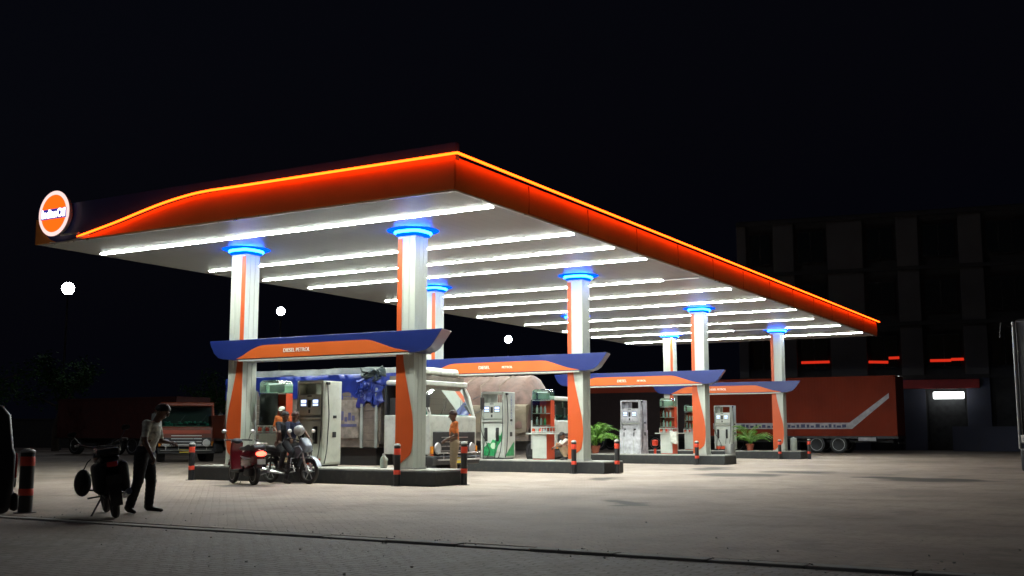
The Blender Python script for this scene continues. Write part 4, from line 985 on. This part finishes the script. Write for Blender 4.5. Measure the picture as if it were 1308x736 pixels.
def motorcycle(loc, rz, lab, paint, accent, tilt=0, bags=False, fairing=False):
    t = thing('motorcycle', loc, rz, lab, 'motorcycle', 'two-wheelers')
    t.rotation_euler[0] = tilt
    for x_ in (.66, -.62): wheel(t, x_, 0, .3, .3, .1, 'silver', 6)
    fk = MB()
    for s_ in (-.08, .08): fk.tube([(.66, s_, .3), (.5, s_, .75), (.44, s_, .98)], .022, 8)
    fk.build('fork', 'chrome', t)
    hb = MB().tube([(.3, -.38, 1.06), (.38, -.3, 1.07), (.44, -.1, 1.0), (.44, .1, 1.0), (.38, .3, 1.07), (.3, .38, 1.06)], .014, 8).build('handlebar', 'black', t)
    for s_ in (-1, 1):
        MB().tube([(.38, s_ * .28, 1.07), (.38, s_ * .36, 1.2)], .007, 5).build('mirror_stem', 'black', hb)
        MB().ball((.38, s_ * .38, 1.24), (.02, .07, .045), 10, 6).build('mirror', 'black' if bags else 'chrome', hb)
        MB().cyl((.3, s_ * .38, 1.06), (.36, s_ * .31, 1.07), .02, n=8).build('grip', 'black', hb)
    MB().lathe([(.02, .1), (.08, .1), (.09, .07), (.08, -.02), (.02, -.06)], c=(.52, 0, .88), axis='x', n=18).build('headlight', 'lamp_lens', t)
    m = MB(); m.ball((.16, 0, .84), (.3, .15, .14), 14, 9); m.build('fuel_tank', paint, t)
    if fairing:
        MB().prism([(.4, .72), (.62, .74), (.66, .88), (.56, 1.04), (.44, 1.1), (.4, .98)], -.13, .13).build('headlamp_cowl', accent, t, bevel=.05, seg=3)
        for s_ in (-1, 1): MB().prism([(.1, .62), (.45, .6), (.6, .78), (.5, .9), (.3, .86)], s_ * .17 - .02, s_ * .17 + .02).build('tank_shroud', accent, t, bevel=.015)
    MB().prism([(-.75, .84), (-.7, .9), (-.3, .86), (-.1, .82), (.0, .84), (.0, .76), (-.3, .74), (-.7, .78)], -.13, .13).build('seat', 'black', t, bevel=.04, seg=3)
    MB().prism([(-.95, .82), (-.7, .79), (-.2, .73), (-.1, .6), (-.5, .66), (-.8, .74)], -.1, .1).build('tail_panel', paint, t, bevel=.03)
    MB().box(-.98, -.93, -.07, .07, .74, .81).build('tail_light', 'red_lens', t, bevel=.01)
    en = MB(); en.box(-.1, .25, -.13, .13, .28, .48); en.cyl((.1, 0, .45), (.2, 0, .7), .09, n=14)
    for k_i in range(5): en.cyl((.11 + k_i * .018, 0, .5 + k_i * .04), (.113 + k_i * .018, 0, .512 + k_i * .04), .12, n=14)
    en.build('engine', 'dark_metal', t, bevel=.02)
    fr = MB(); fr.tube([(.44, 0, .95), (.3, 0, .6), (.25, 0, .3), (-.15, 0, .28), (-.3, 0, .5), (-.5, 0, .75)], .02, 6)
    for s_ in (-.1, .1): fr.tube([(-.15, s_, .32), (-.62, s_, .3)], .018, 6); fr.tube([(-.55, s_, .32), (-.5, s_, .74)], .022, 6)
    fr.build('frame', 'dark_metal', t)
    MB().tube([(.2, -.1, .5), (.32, -.13, .3), (.0, -.16, .24), (-.4, -.18, .28), (-.85, -.19, .36)], [.02, .02, .022, .04, .045], 10).build('exhaust', 'chrome', t)
    a = [(.66 + .36 * math.cos(q), .3 + .36 * math.sin(q)) for q in [R(20) + k_i * R(14) for k_i in range(11)]]; b = [(.66 + .335 * math.cos(q), .3 + .335 * math.sin(q)) for q in [R(160) - k_i * R(14) for k_i in range(11)]]
    MB().prism(a + b, -.07, .07).build('front_fender', accent, t)
    a = [(-.62 + .37 * math.cos(q), .3 + .37 * math.sin(q)) for q in [R(40) + k_i * R(13) for k_i in range(13)]]; b = [(-.62 + .345 * math.cos(q), .3 + .345 * math.sin(q)) for q in [R(196) - k_i * R(13) for k_i in range(13)]]
    MB().prism(a + b, -.08, .08).build('rear_fender', 'black', t)
    MB().box(-1.01, -.985, -.1, .1, .5, .62).build('number_plate', 'white_paint' if not bags else 'black', t)
    MB().tube([(-.05, .1, .3), (-.1, .3, -.0 + .02)], .014, 6).build('stand', 'dark_metal', t)
    for s_ in (-1, 1):
        cg = MB(); cg.tube([(.3, s_ * .06, .62), (.36, s_ * .3, .6), (.38, s_ * .33, .5), (.34, s_ * .28, .4), (.28, s_ * .06, .36)], .014, 8); MB().tube([(-.02, s_ * .1, .3), (-.02, s_ * .3, .3)], .013, 6).build('foot_peg', 'dark_metal', t)
        cg.build('crash_guard', 'chrome' if not bags else 'dark_metal', t)
    if bags:
        for s_ in (-1, 1):
            MB().box(-.8, -.2, s_ * .15 - .085, s_ * .15 + .085, .36, .8).build('pannier', 'bag', t, bevel=.08, seg=4)
        MB().box(-.82, -.35, -.15, .15, .88, 1.0).build('seat_bag', 'bag', t, bevel=.06, seg=3); MB().tube([(-.42, -.18, .93), (-.62, -.16, 1.01), (-.62, .16, 1.01), (-.8, .18, .93)], .012, 6).build('strap', 'grey_cap', t)
    return t
scooter((-18.62, 19.3, 0), R(156), 'red scooter with glowing tail light parked beside the front island', 'maroon', 'silver')
motorcycle((-17.86, 20.02, 0), R(-4), 'dark motorcycle with grey cowl carrying riders beside the front pump', 'black_paint', 'cowl', fairing=True)
motorcycle((-13.28, 11.08, 0), R(146), 'dark loaded motorcycle parked beside the standing man near the kerb', 'black_paint', 'black_paint', bags=True, tilt=R(-9))
motorcycle((-21.9, 22.9, 0), R(-20), 'motorcycle half hidden behind the leftmost column', 'dark_metal', 'silver')
o = MB().ball((0, 0, 0), (.13, .12, .2), 14, 9); o.tube([(0, 0, .18), (.02, .05, .3), (.0, .12, .34)], .008, 5)
o = o.build('hanging_bag', 'bag'); o.location = (-13.76, 10.93, .46); tag(o, 'round dark bag hanging from the left side of the loaded motorcycle', 'bag')
bar = MB()
# ------------------------------------------------------------------ people
def limb(m, p, q, r0, r1, n=10, k=5):
    p = Vector(p); q = Vector(q)
    for i in range(k + 1):
        t = i / k; m.ball(p.lerp(q, t), r0 + (r1 - r0) * t, n, 7)
def person(loc, rz, lab, J, top, bottom, hair='hair', group=None, hold=None, shoe='shoe', cap=None, female=False, s=1.0):
    """J: joints in metres, facing +x, y to the left"""
    t = thing('person', loc, rz, lab, 'person', group); t.scale = (s, s, s)
    V = {k_: Vector(v) for k_, v in J.items()}
    for side in ('l', 'r'):
        pass
    m = MB(); reg = []
    pel, che, nek, hd = V['pelvis'], V['chest'], V['neck'], V['head']
    up = (che - pel).normalized()
    # torso of flattened sections
    sh = (V['sh_l'] - V['sh_r']).normalized()
    def ell(c, a, b, h, side, upv):
        fwd = side.cross(upv).normalized(); mt = Matrix((fwd, side, upv)).transposed(); m.ball(c, (b, a, h), 14, 9, mt)
    hs = (V['hip_l'] - V['hip_r']).normalized()
    for q, a, b in ((0, .165, .12), (.25, .155, .115), (.5, .15, .11), (.75, .165, .115), (1.0, .175, .115)):
        ell(pel.lerp(che, q), a, b, .12, hs.lerp(sh, q).normalized(), up)
    u2 = (nek - che).normalized(); ell(che.lerp(nek, .45), .165, .1, .1, sh, u2)
    for s_ in ('l', 'r'):
        limb(m, che.lerp(nek, .6), V['sh_' + s_], .07, .062)
        limb(m, V['sh_' + s_], V['el_' + s_], .058, .046); limb(m, V['el_' + s_], V['wr_' + s_], .041, .028, k=6)
        limb(m, V['hip_' + s_], V['kn_' + s_], .105, .076, k=6); limb(m, V['kn_' + s_], V['an_' + s_], .074, .066, k=6)
        f_ = (V['to_' + s_] - V['an_' + s_]); limb(m, V['an_' + s_] + Vector((0, 0, -.035)), V['to_' + s_], .045, .032, k=4)
    limb(m, che.lerp(nek, .7), hd + (nek - hd) * .25, .056, .05)
    fd = (V['face'] - hd).normalized(); hu = (hd - nek).normalized(); hsd = hu.cross(fd).normalized(); fd = hsd.cross(hu).normalized()
    hm = Matrix((fd, hsd, hu)).transposed()
    def H_(a, b, c): return hd + hm @ Vector((a, b, c))
    m.ball(H_(0, 0, .02), (.092, .075, .1), 16, 11, hm); m.ball(H_(.025, 0, -.05), (.066, .055, .07), 14, 9, hm)
    # palms
    hands = {}
    for s_ in ('l', 'r'):
        w0 = V['wr_' + s_]; d = (V.get('ha_' + s_, w0 + (w0 - V['el_' + s_]).normalized()) - w0).normalized()
        limb(m, w0, w0 + d * .075, .026, .03, k=3); hands[s_] = (w0, d)
    src = m.build('tmp', 'skin')
    rm = src.modifiers.new('r', 'REMESH'); rm.mode = 'VOXEL'; rm.voxel_size = .014; sm_ = src.modifiers.new('s', 'SMOOTH'); sm_.iterations = 4; sm_.factor = .5
    bpy.context.view_layer.update()
    me = bpy.data.meshes.new_from_object(src.evaluated_get(bpy.context.evaluated_depsgraph_get())); bpy.data.objects.remove(src)
    # face and fingers as further detail on the same mesh
    ex = MB()
    ex.ball(H_(.1, 0, -.005), (.018, .014, .026), 8, 6, hm); ex.ball(H_(.086, 0, -.055), (.012, .024, .009), 8, 5, hm)
    ex.ball(H_(.082, 0, .035), (.014, .05, .012), 8, 5, hm)
    for s_ in (-1, 1): ex.ball(H_(0, s_ * .08, .0), (.022, .012, .032), 8, 6, hm)
    nface0 = len(ex.f)
    for s_ in ('l', 'r'):
        w0, d = hands[s_]; side = d.cross(Vector((0, 0, 1)))
        side = side.normalized() if side.length > .2 else Vector((1, 0, 0)); nrm = side.cross(d).normalized(); curl = nrm * (-1)
        for k_i, ln in enumerate((.07, .078, .074, .058)):
            b0 = w0 + d * .085 + side * (-.027 + .018 * k_i); b1 = b0 + d * ln * .45 + curl * .008; b2 = b1 + d * ln * .25 + curl * .022; b3 = b2 + d * ln * .05 + curl * .022
            ex.tube([b0 - d * .02, b0, b1, b2, b3], [.009, .0095, .009, .008, .006], 7)
        b0 = w0 + d * .025 - side * .028; ex.tube([b0, b0 + d * .03 - side * .02, b0 + d * .055 - side * .022 + curl * .015], [.012, .0105, .007], 7)
    me2v = [tuple(v.co) for v in me.vertices]; me2f = [tuple(p.vertices) for p in me.polygons]
    nb = len(me2f); o0 = len(me2v)
    me2v += [tuple(v) for v in ex.v]; me2f += [tuple(i + o0 for i in f) for f in ex.f]
    # dark eyes
    eb = MB()
    for s_ in (-1, 1): eb.ball(H_(.083, s_ * .032, .018), (.008, .014, .008), 8, 5, hm)
    o1 = len(me2v); ne = len(me2f); me2v += [tuple(v) for v in eb.v]; me2f += [tuple(i + o1 for i in f) for f in eb.f]
    bm_ = bpy.data.meshes.new('body'); bm_.from_pydata(me2v, [], me2f)
    for k_ in ('skin', top, bottom, shoe, 'hair'): bm_.materials.append(M[k_])
    segs = []
    def sg(a, b, mi): segs.append((a, b, mi))
    sg(nek.lerp(hd, .3), hd, 0); sg(hd, hd + fd * .05, 0); sg(pel, pel + (pel - che) * .2, 2); sg(pel.lerp(che, .3), nek.lerp(che, .25), 1)
    for s_ in ('l', 'r'):
        sg(che.lerp(nek, .6), V['sh_' + s_], 1); sg(V['sh_' + s_], V['sh_' + s_].lerp(V['el_' + s_], .75), 1); sg(V['sh_' + s_].lerp(V['el_' + s_], .95), V['el_' + s_], 0)
        sg(V['el_' + s_], V['wr_' + s_] + hands[s_][1] * .09, 0); sg(V['hip_' + s_], V['kn_' + s_], 2); sg(V['kn_' + s_], V['kn_' + s_].lerp(V['an_' + s_], .88), 2)
        sg(V['an_' + s_] + Vector((0, 0, -.02)), V['to_' + s_], 3)
    def near_m(c):
        best = 1e9; bi = 0
        for a, b, mi in segs:
            ab = b - a; q = max(0, min(1, (c - a).dot(ab) / max(1e-9, ab.length_squared))); dd = (c - (a + ab * q)).length
            if dd < best: best = dd; bi = mi
        return bi
    for i, p in enumerate(bm_.polygons):
        p.material_index = 4 if i >= ne else (0 if i >= nb else near_m(p.center)); p.use_smooth = True
    o = bpy.data.objects.new('body', bm_); C.objects.link(o); o.parent = t
    # hair
    h = MB(); n = 16
    vsx = []
    for j_ in range(8):
        for i in range(n):
            a = 2 * math.pi * i / n; ph = (math.pi * .56) * j_ / 7; fr = max(0, math.cos(a)); ph *= (1 - .34 * fr)
            wob = 1 + .03 * math.sin(i * 5 + j_ * 3)
            vsx.append(H_(.102 * wob * math.sin(ph) * math.cos(a) - .004, .085 * wob * math.sin(ph) * math.sin(a), .025 + .108 * wob * math.cos(ph)))
    h.add(vsx, [(j_ * n + i, (j_ + 1) * n + i, (j_ + 1) * n + (i + 1) % n, j_ * n + (i + 1) % n) for j_ in range(7) for i in range(n)])
    ho = h.build('hair', hair, t, ang=80); so_ = ho.modifiers.new('s', 'SOLIDIFY'); so_.thickness = .012; so_.offset = 0
    if cap:
        c_ = MB(); c_.ball(H_(0, 0, .075), (.108, .092, .065), 14, 8, hm); c_.ball(H_(.1, 0, .06), (.07, .06, .008), 12, 5, hm); c_.build('cap', cap, t)
    # shirt collar and hem band, belt
    return t
def stand(lean=0.0, head_down=.0, arms='down', spread=.1):
    J = dict(pelvis=(0, 0, .92), chest=(.02 + lean, 0, 1.22), neck=(.01 + lean * 1.6, 0, 1.42), head=(.04 + lean * 2.0, 0, 1.56), hip_l=(0, .09, .9), hip_r=(0, -.09, .9),
             kn_l=(.03, spread, .49), kn_r=(.03, -spread, .49), an_l=(-.01, spread + .01, .09), an_r=(-.01, -spread - .01, .09), to_l=(.16, spread + .03, .03), to_r=(.16, -spread - .03, .03))
    s = lean * 1.4; J['sh_l'] = (.0 + s, .175, 1.38); J['sh_r'] = (.0 + s, -.175, 1.38)
    J['el_l'] = (-.0 + s, .23, 1.1); J['el_r'] = (-.0 + s, -.23, 1.1); J['wr_l'] = (.08 + s, .22, .86); J['wr_r'] = (.08 + s, -.22, .86)
    J['face'] = (J['head'][0] + .1, 0, J['head'][2] - head_down)
    return J
J = stand(.06, .09); J['el_r'] = (.1, -.25, 1.12); J['wr_r'] = (.2, -.24, .9); J['el_l'] = (.12, .22, 1.1); J['wr_l'] = (.3, .1, 1.08)
J['head'] = (.21, 0, 1.56); J['face'] = (.3, 0, 1.5); J['neck'] = (.13, 0, 1.41); J['kn_l'] = (.06, .1, .48); J['kn_r'] = (-.02, -.12, .49); J['an_l'] = (.03, .12, .09); J['to_l'] = (.2, .13, .03); J['an_r'] = (-.12, -.13, .09); J['to_r'] = (-.02, -.2, .03)
person((-13.32, 11.68, 0), R(25), 'man in pale check shirt and dark trousers bending forward beside the loaded motorcycle', J, 'shirt_check', 'cloth_dark', group='people at the filling station').scale = (1.15, 1.17, .97)
J = stand(.0, .03); J['wr_l'] = (.17, .1, 1.02); J['el_l'] = (-.0, .25, 1.1); J['wr_r'] = (.2, -.08, 1.0); J['el_r'] = (-.02, -.25, 1.1)
person((-14.75, 22.45, 0), R(222), 'attendant in orange shirt and khaki trousers standing before the white truck cab', J, 'shirt_orange', 'khaki', hair='hair_brown', group='people at the filling station', s=1.03)
J = stand(.03, .06); J['wr_r'] = (.24, -.1, 1.0); J['el_r'] = (.02, -.26, 1.1)
person((-18.98, 21.0, HI), R(-70), 'attendant in orange shirt and white cap between the oil cabinet and pump', J, 'shirt_orange', 'khaki', cap='shirt_white', group='people at the filling station', s=.88)
# riders: seated astride, hips on the seat
def rider(x0, lean, reach, feet_x=.1, foot_z=.09):
    return dict(pelvis=(x0, 0, .96), chest=(x0 + .07 + lean, 0, 1.26), neck=(x0 + .09 + lean * 1.3, 0, 1.45), head=(x0 + .12 + lean * 1.5, 0, 1.58), face=(x0 + .3 + lean, 0, 1.56),
                hip_l=(x0 + .02, .1, .93), hip_r=(x0 + .02, -.1, .93), kn_l=(x0 + .36, .24, .74), kn_r=(x0 + .36, -.24, .74), an_l=(x0 + feet_x, .27, foot_z + .0), an_r=(x0 + feet_x, -.27, foot_z),
                to_l=(x0 + feet_x + .17, .29, foot_z - .05), to_r=(x0 + feet_x + .17, -.29, foot_z - .05), sh_l=(x0 + .07 + lean * 1.2, .18, 1.41), sh_r=(x0 + .07 + lean * 1.2, -.18, 1.41),
                el_l=(x0 + .22 + lean, .27, 1.2), el_r=(x0 + .22 + lean, -.27, 1.2), wr_l=(x0 + reach, .3, 1.09), wr_r=(x0 + reach, -.3, 1.09))
J = rider(-.04, .05, .36, .2)
person((-17.86, 20.02, 0), R(-4), 'brown haired rider in dark clothes astride the grey cowled motorcycle', J, 'cloth_navy', 'cloth_dark', hair='hair_brown', group='people at the filling station')
J = rider(-.30, .0, .30, .28, .38); J['wr_l'] = (-.2, .2, 1.02); J['wr_r'] = (-.2, -.2, 1.02)
person((-17.86, 20.02, 0), R(-4), 'pillion passenger in black sitting behind the motorcycle rider', J, 'cloth_dark', 'cloth_dark', group='people at the filling station')
J = dict(pelvis=(-.1, 0, .24), chest=(.04, 0, .5), neck=(.1, 0, .68), head=(.17, 0, .78), face=(.27, 0, .70), hip_l=(-.08, .1, .24), hip_r=(-.08, -.1, .24), kn_l=(.28, .17, .5), kn_r=(.28, -.17, .5), an_l=(.06, .15, .09), an_r=(.06, -.15, .09),
         to_l=(.24, .18, .035), to_r=(.24, -.18, .035), sh_l=(.06, .18, .63), sh_r=(.06, -.18, .63), el_l=(.26, .24, .48), el_r=(.26, -.24, .48), wr_l=(.42, .1, .42), wr_r=(.42, -.1, .42))
person((-15.62, 30.1, HI), R(212), 'person in white shirt and khaki crouching beside the second gantry column', J, 'shirt_white', 'khaki', group='people at the filling station', s=.95)
# helmet carried on the motorcycle's bars
o = MB().ball((0, 0, 0), (.14, .12, .13), 16, 10); o = o.build('helmet', 'helmet'); o.location = (-17.5, 19.93, 1.25); tag(o, 'white helmet resting on the tank of the motorcycle with riders', 'helmet')

# ------------------------------------------------------------------ flood lamps
def lamp(x, y, h, r, lab):
    t = thing('flood_lamp', (x, y, 0), math.atan2(-y, -x), lab, 'street lamp', 'flood lamps in the dark yard')
    MB().cyl((0, 0, -.08), (0, 0, h), .11, .06, n=12).build('pole', 'dark_metal', t)
    MB().tube([(0, 0, h - .3), (.3, 0, h - .1), (.5, 0, h)], .04, 8).build('arm', 'dark_metal', t)
    hd = MB().lathe([(.1, -.25), (r * .7, -.2), (r * 1.05, -.02), (r * 1.05, .02)], c=(.55, 0, h), axis='x', n=24).build('lamp_head', 'dark_metal', t)
    MB().lathe([(r * 1.0, .021), (r * .8, .07), (r * .4, .1), (.01, .11)], c=(.55, 0, h), axis='x', n=24).build('lens', 'flood', hd)
    return t
lamp(-65.8, 50.2, 11.25, .42, 'brightest and leftmost flood lamp below the canopy corner')
lamp(-55.0, 60.3, 10.0, .29, 'middle flood lamp, just right of the leftmost column')
lamp(-41.5, 70.4, 8.1, .26, 'right flood lamp, above the second gantry beam')
t = thing('wall_lamp', (-36.1, 75, 0), math.atan2(-75, 36), 'tiny distant white lamp glowing above the larger potted palm', 'lamp', 'flood lamps in the dark yard')
MB().cyl((0, 0, -.08), (0, 0, 3.1), .05, n=8).build('pole', 'dark_metal', t); MB().ball((.1, 0, 3.15), .13, 12, 8).build('bulb', 'flood', t)

# ------------------------------------------------------------------ building on the right
t = thing('commercial_building', (-18.9, 85, 0), math.atan2(.17, .985), 'dark four storey building with pilasters behind the red container truck', 'building')
S0, S1 = -9.14, 34
MB().box(S0, S1, 0, 14, -.2, 17.95).build('wall', 'facade_dark', t, smooth=False)
pil = [(S0, -8.4), (-6.29, -4.73), (-2.2, .42), (2.86, 4.41), (7.24, 8.84), (12.0, 13.6), (16.5, 18.1), (21, 22.6), (25.5, 27.1)]
for a, b in pil:
    MB().box(a, b, -.45, -.002, 5.3, 17.6).build('pilaster', 'facade', t, bevel=.02)
    MB().box(a, b, -.45, -.002, -.2, 5.29).build('pilaster', 'facade_lower', t, bevel=.02)
bd = MB()
for z in (5.3, 9.3, 13.5, 17.6): bd.box(S0, S1, -.6, -.455, z - .14, z + .14)
bd.build('floor_band', 'facade_dark', t, smooth=False)
for (a, b), (c_, d_) in zip(pil[:-1], pil[1:]):
    for z in (6.0, 10.1, 14.3):
        if b + .2 > c_ - .2: continue
        w_ = MB().box(b + .25, c_ - .25, -.12, -.003, z, z + 2.5).build('window', 'dark_metal', t, bevel=.01)
        n = max(2, int((c_ - b) / 1.0)); wd = (c_ - b - .5) / n
        pn = MB()
        for k_i in range(n): pn.box(b + .25 + k_i * wd + .05, b + .25 + (k_i + 1) * wd - .05, -.135, -.121, z + .08, z + 2.42)
        pn.build('pane', 'dark_glass', w_, smooth=False)
MB().box(-1.82, 8.1, -1.2, -.61, 4.42, 5.05).build('red_sign_band', 'red_band', t, bevel=.02)
MB().box(-1.5, 2.6, -.1, -.003, 0, 4.3).build('shutter', 'dark_metal', t); MB().box(4.6, 7.1, -.1, -.003, 0, 4.0).build('shutter', 'dark_metal', t)
MB().box(9.2, 11.8, -.1, -.003, 0, 4.0).build('shutter', 'dark_metal', t)
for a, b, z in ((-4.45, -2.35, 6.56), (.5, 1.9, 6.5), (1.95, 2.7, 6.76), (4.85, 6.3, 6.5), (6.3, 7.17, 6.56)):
    o = MB().cyl((a, -.2, z), (b, -.2, z + random.uniform(-.05, .05)), .10, n=8).build('red_reflection_bar', 'red_reflection', t)  # glowing bars stand in for canopy light reflected in the panes
o = thing('shop_tube_light', (-18.9 + .985 * 5.98 + .17 * 1.4, 85 + .17 * 5.98 - .985 * 1.4, 3.95), math.atan2(.17, .985), 'long white tube light under the red band of the dark building', 'tube light')
MB().box(-1.08, 1.08, -.1, .2, .2, .28).build('housing', 'dark_metal', o); MB().box(-1.05, 1.05, -.08, .08, -.32, .195).build('tube', 'shop_tube', o, bevel=.1)
MB().cyl((-.8, .05, .28), (-.8, .05, .47), .02, n=6).build('hanger', 'dark_metal', o); MB().cyl((.8, .05, .28), (.8, .05, .47), .02, n=6).build('hanger', 'dark_metal', o)
o = thing('window_lamp', (-18.9 + .985 * 2.2 + .17 * .9, 85 + .17 * 2.2 - .985 * .9, 5.3), math.atan2(.17, .985), 'small dim white lamp above the end of the red container truck', 'lamp')
MB().box(-.45, .45, -.06, .06, -.07, .07).build('tube', 'case_glow', o, bevel=.03); MB().box(-.47, .47, -.03, .2, .075, .13).build('housing', 'dark_metal', o)
# low wall right of the building front
o = MB().box(0, 26, 0, .25, 0, 1.5); 
o.box(0, 26, -.04, .29, 1.505, 1.6); o = o.build('boundary_wall', 'facade_lower', smooth=False); o.location = (-11.5, 77, 0); o.rotation_euler = (0, 0, R(8)); tag(o, 'low pale boundary wall in front of the dark building at right', 'wall')
# fence wall behind the left trucks
o = MB().box(0, 60, 0, .3, -.1, 2.2); o.box(0, 60, -.05, .35, 2.205, 2.3); o = o.build('boundary_wall', 'facade_dark', smooth=False); o.location = (-95, 52, 0); o.rotation_euler = (0, 0, R(14)); tag(o, 'dark boundary wall behind the parked trucks at left', 'wall')

# ------------------------------------------------------------------ trees in the dark behind the left trucks
def tree(x, y, h, seed, lab, proto={}):
    t = thing('tree', (x, y, -.09), seed * 1.3, lab, 'tree', 'dark trees at the left')
    s = h / 7.0; random.seed(seed)
    tr = MB(); top = Vector((random.uniform(-.3, .3), random.uniform(-.3, .3), 3.4)); tr.tube([(0, 0, 0), (.05, .02, 1.2), top * .7, top], [.22, .17, .13, .09], 9)
    cl = []
    for k_i in range(11):
        az = k_i * 2.4 + random.random(); el = random.uniform(.2, 1.2); L_ = random.uniform(1.4, 2.6); st = Vector((0, 0, 0)) .lerp(top, random.uniform(.65, 1))
        e = st + Vector((math.cos(az) * math.cos(el), math.sin(az) * math.cos(el), math.sin(el))) * L_
        tr.tube([st, st.lerp(e, .5) + Vector((0, 0, .1)), e], [.06, .04, .015], 6); cl.append(e); cl.append(st.lerp(e, .65))
    tr.build('trunk', 'bark', t)
    cr = MB()
    for c_ in cl:
        rr = random.uniform(.5, 1.0)
        for q in range(110):
            v = Vector((random.gauss(0, 1), random.gauss(0, 1), random.gauss(0, .75))); v = v.normalized() * rr * random.uniform(.35, 1.1); p = c_ + v
            a = Vector((random.uniform(-1, 1), random.uniform(-1, 1), random.uniform(-.5, .5))).normalized() * .11; b = a.cross(Vector((random.uniform(-1, 1), random.uniform(-1, 1), 1))).normalized() * .06
            cr.add([p - a, p + b, p + a, p - b], [(0, 1, 2, 3)])
    me = bpy.data.meshes.new('crown'); me.from_pydata([tuple(v) for v in cr.v], [], cr.f); me.materials.append(M['leaf'])
    o = bpy.data.objects.new('crown', me); C.objects.link(o); o.parent = t
    t.scale = (s, s, s); return t
for (x, y, h, sd, lab) in ((-56, 37, 7.5, 31, 'leafy dark tree at the far left above the dark car'), (-62, 47, 8.5, 32, 'dark tree beneath the brightest flood lamp'), (-50.5, 50, 6.5, 33, 'shorter dark tree behind the far left container truck'), (-47, 60, 7.0, 34, 'dark tree just left of the leftmost column'), (-66, 33, 9, 35, 'tallest dark tree partly beyond the left edge')):
    tree(x, y, h, sd, lab)
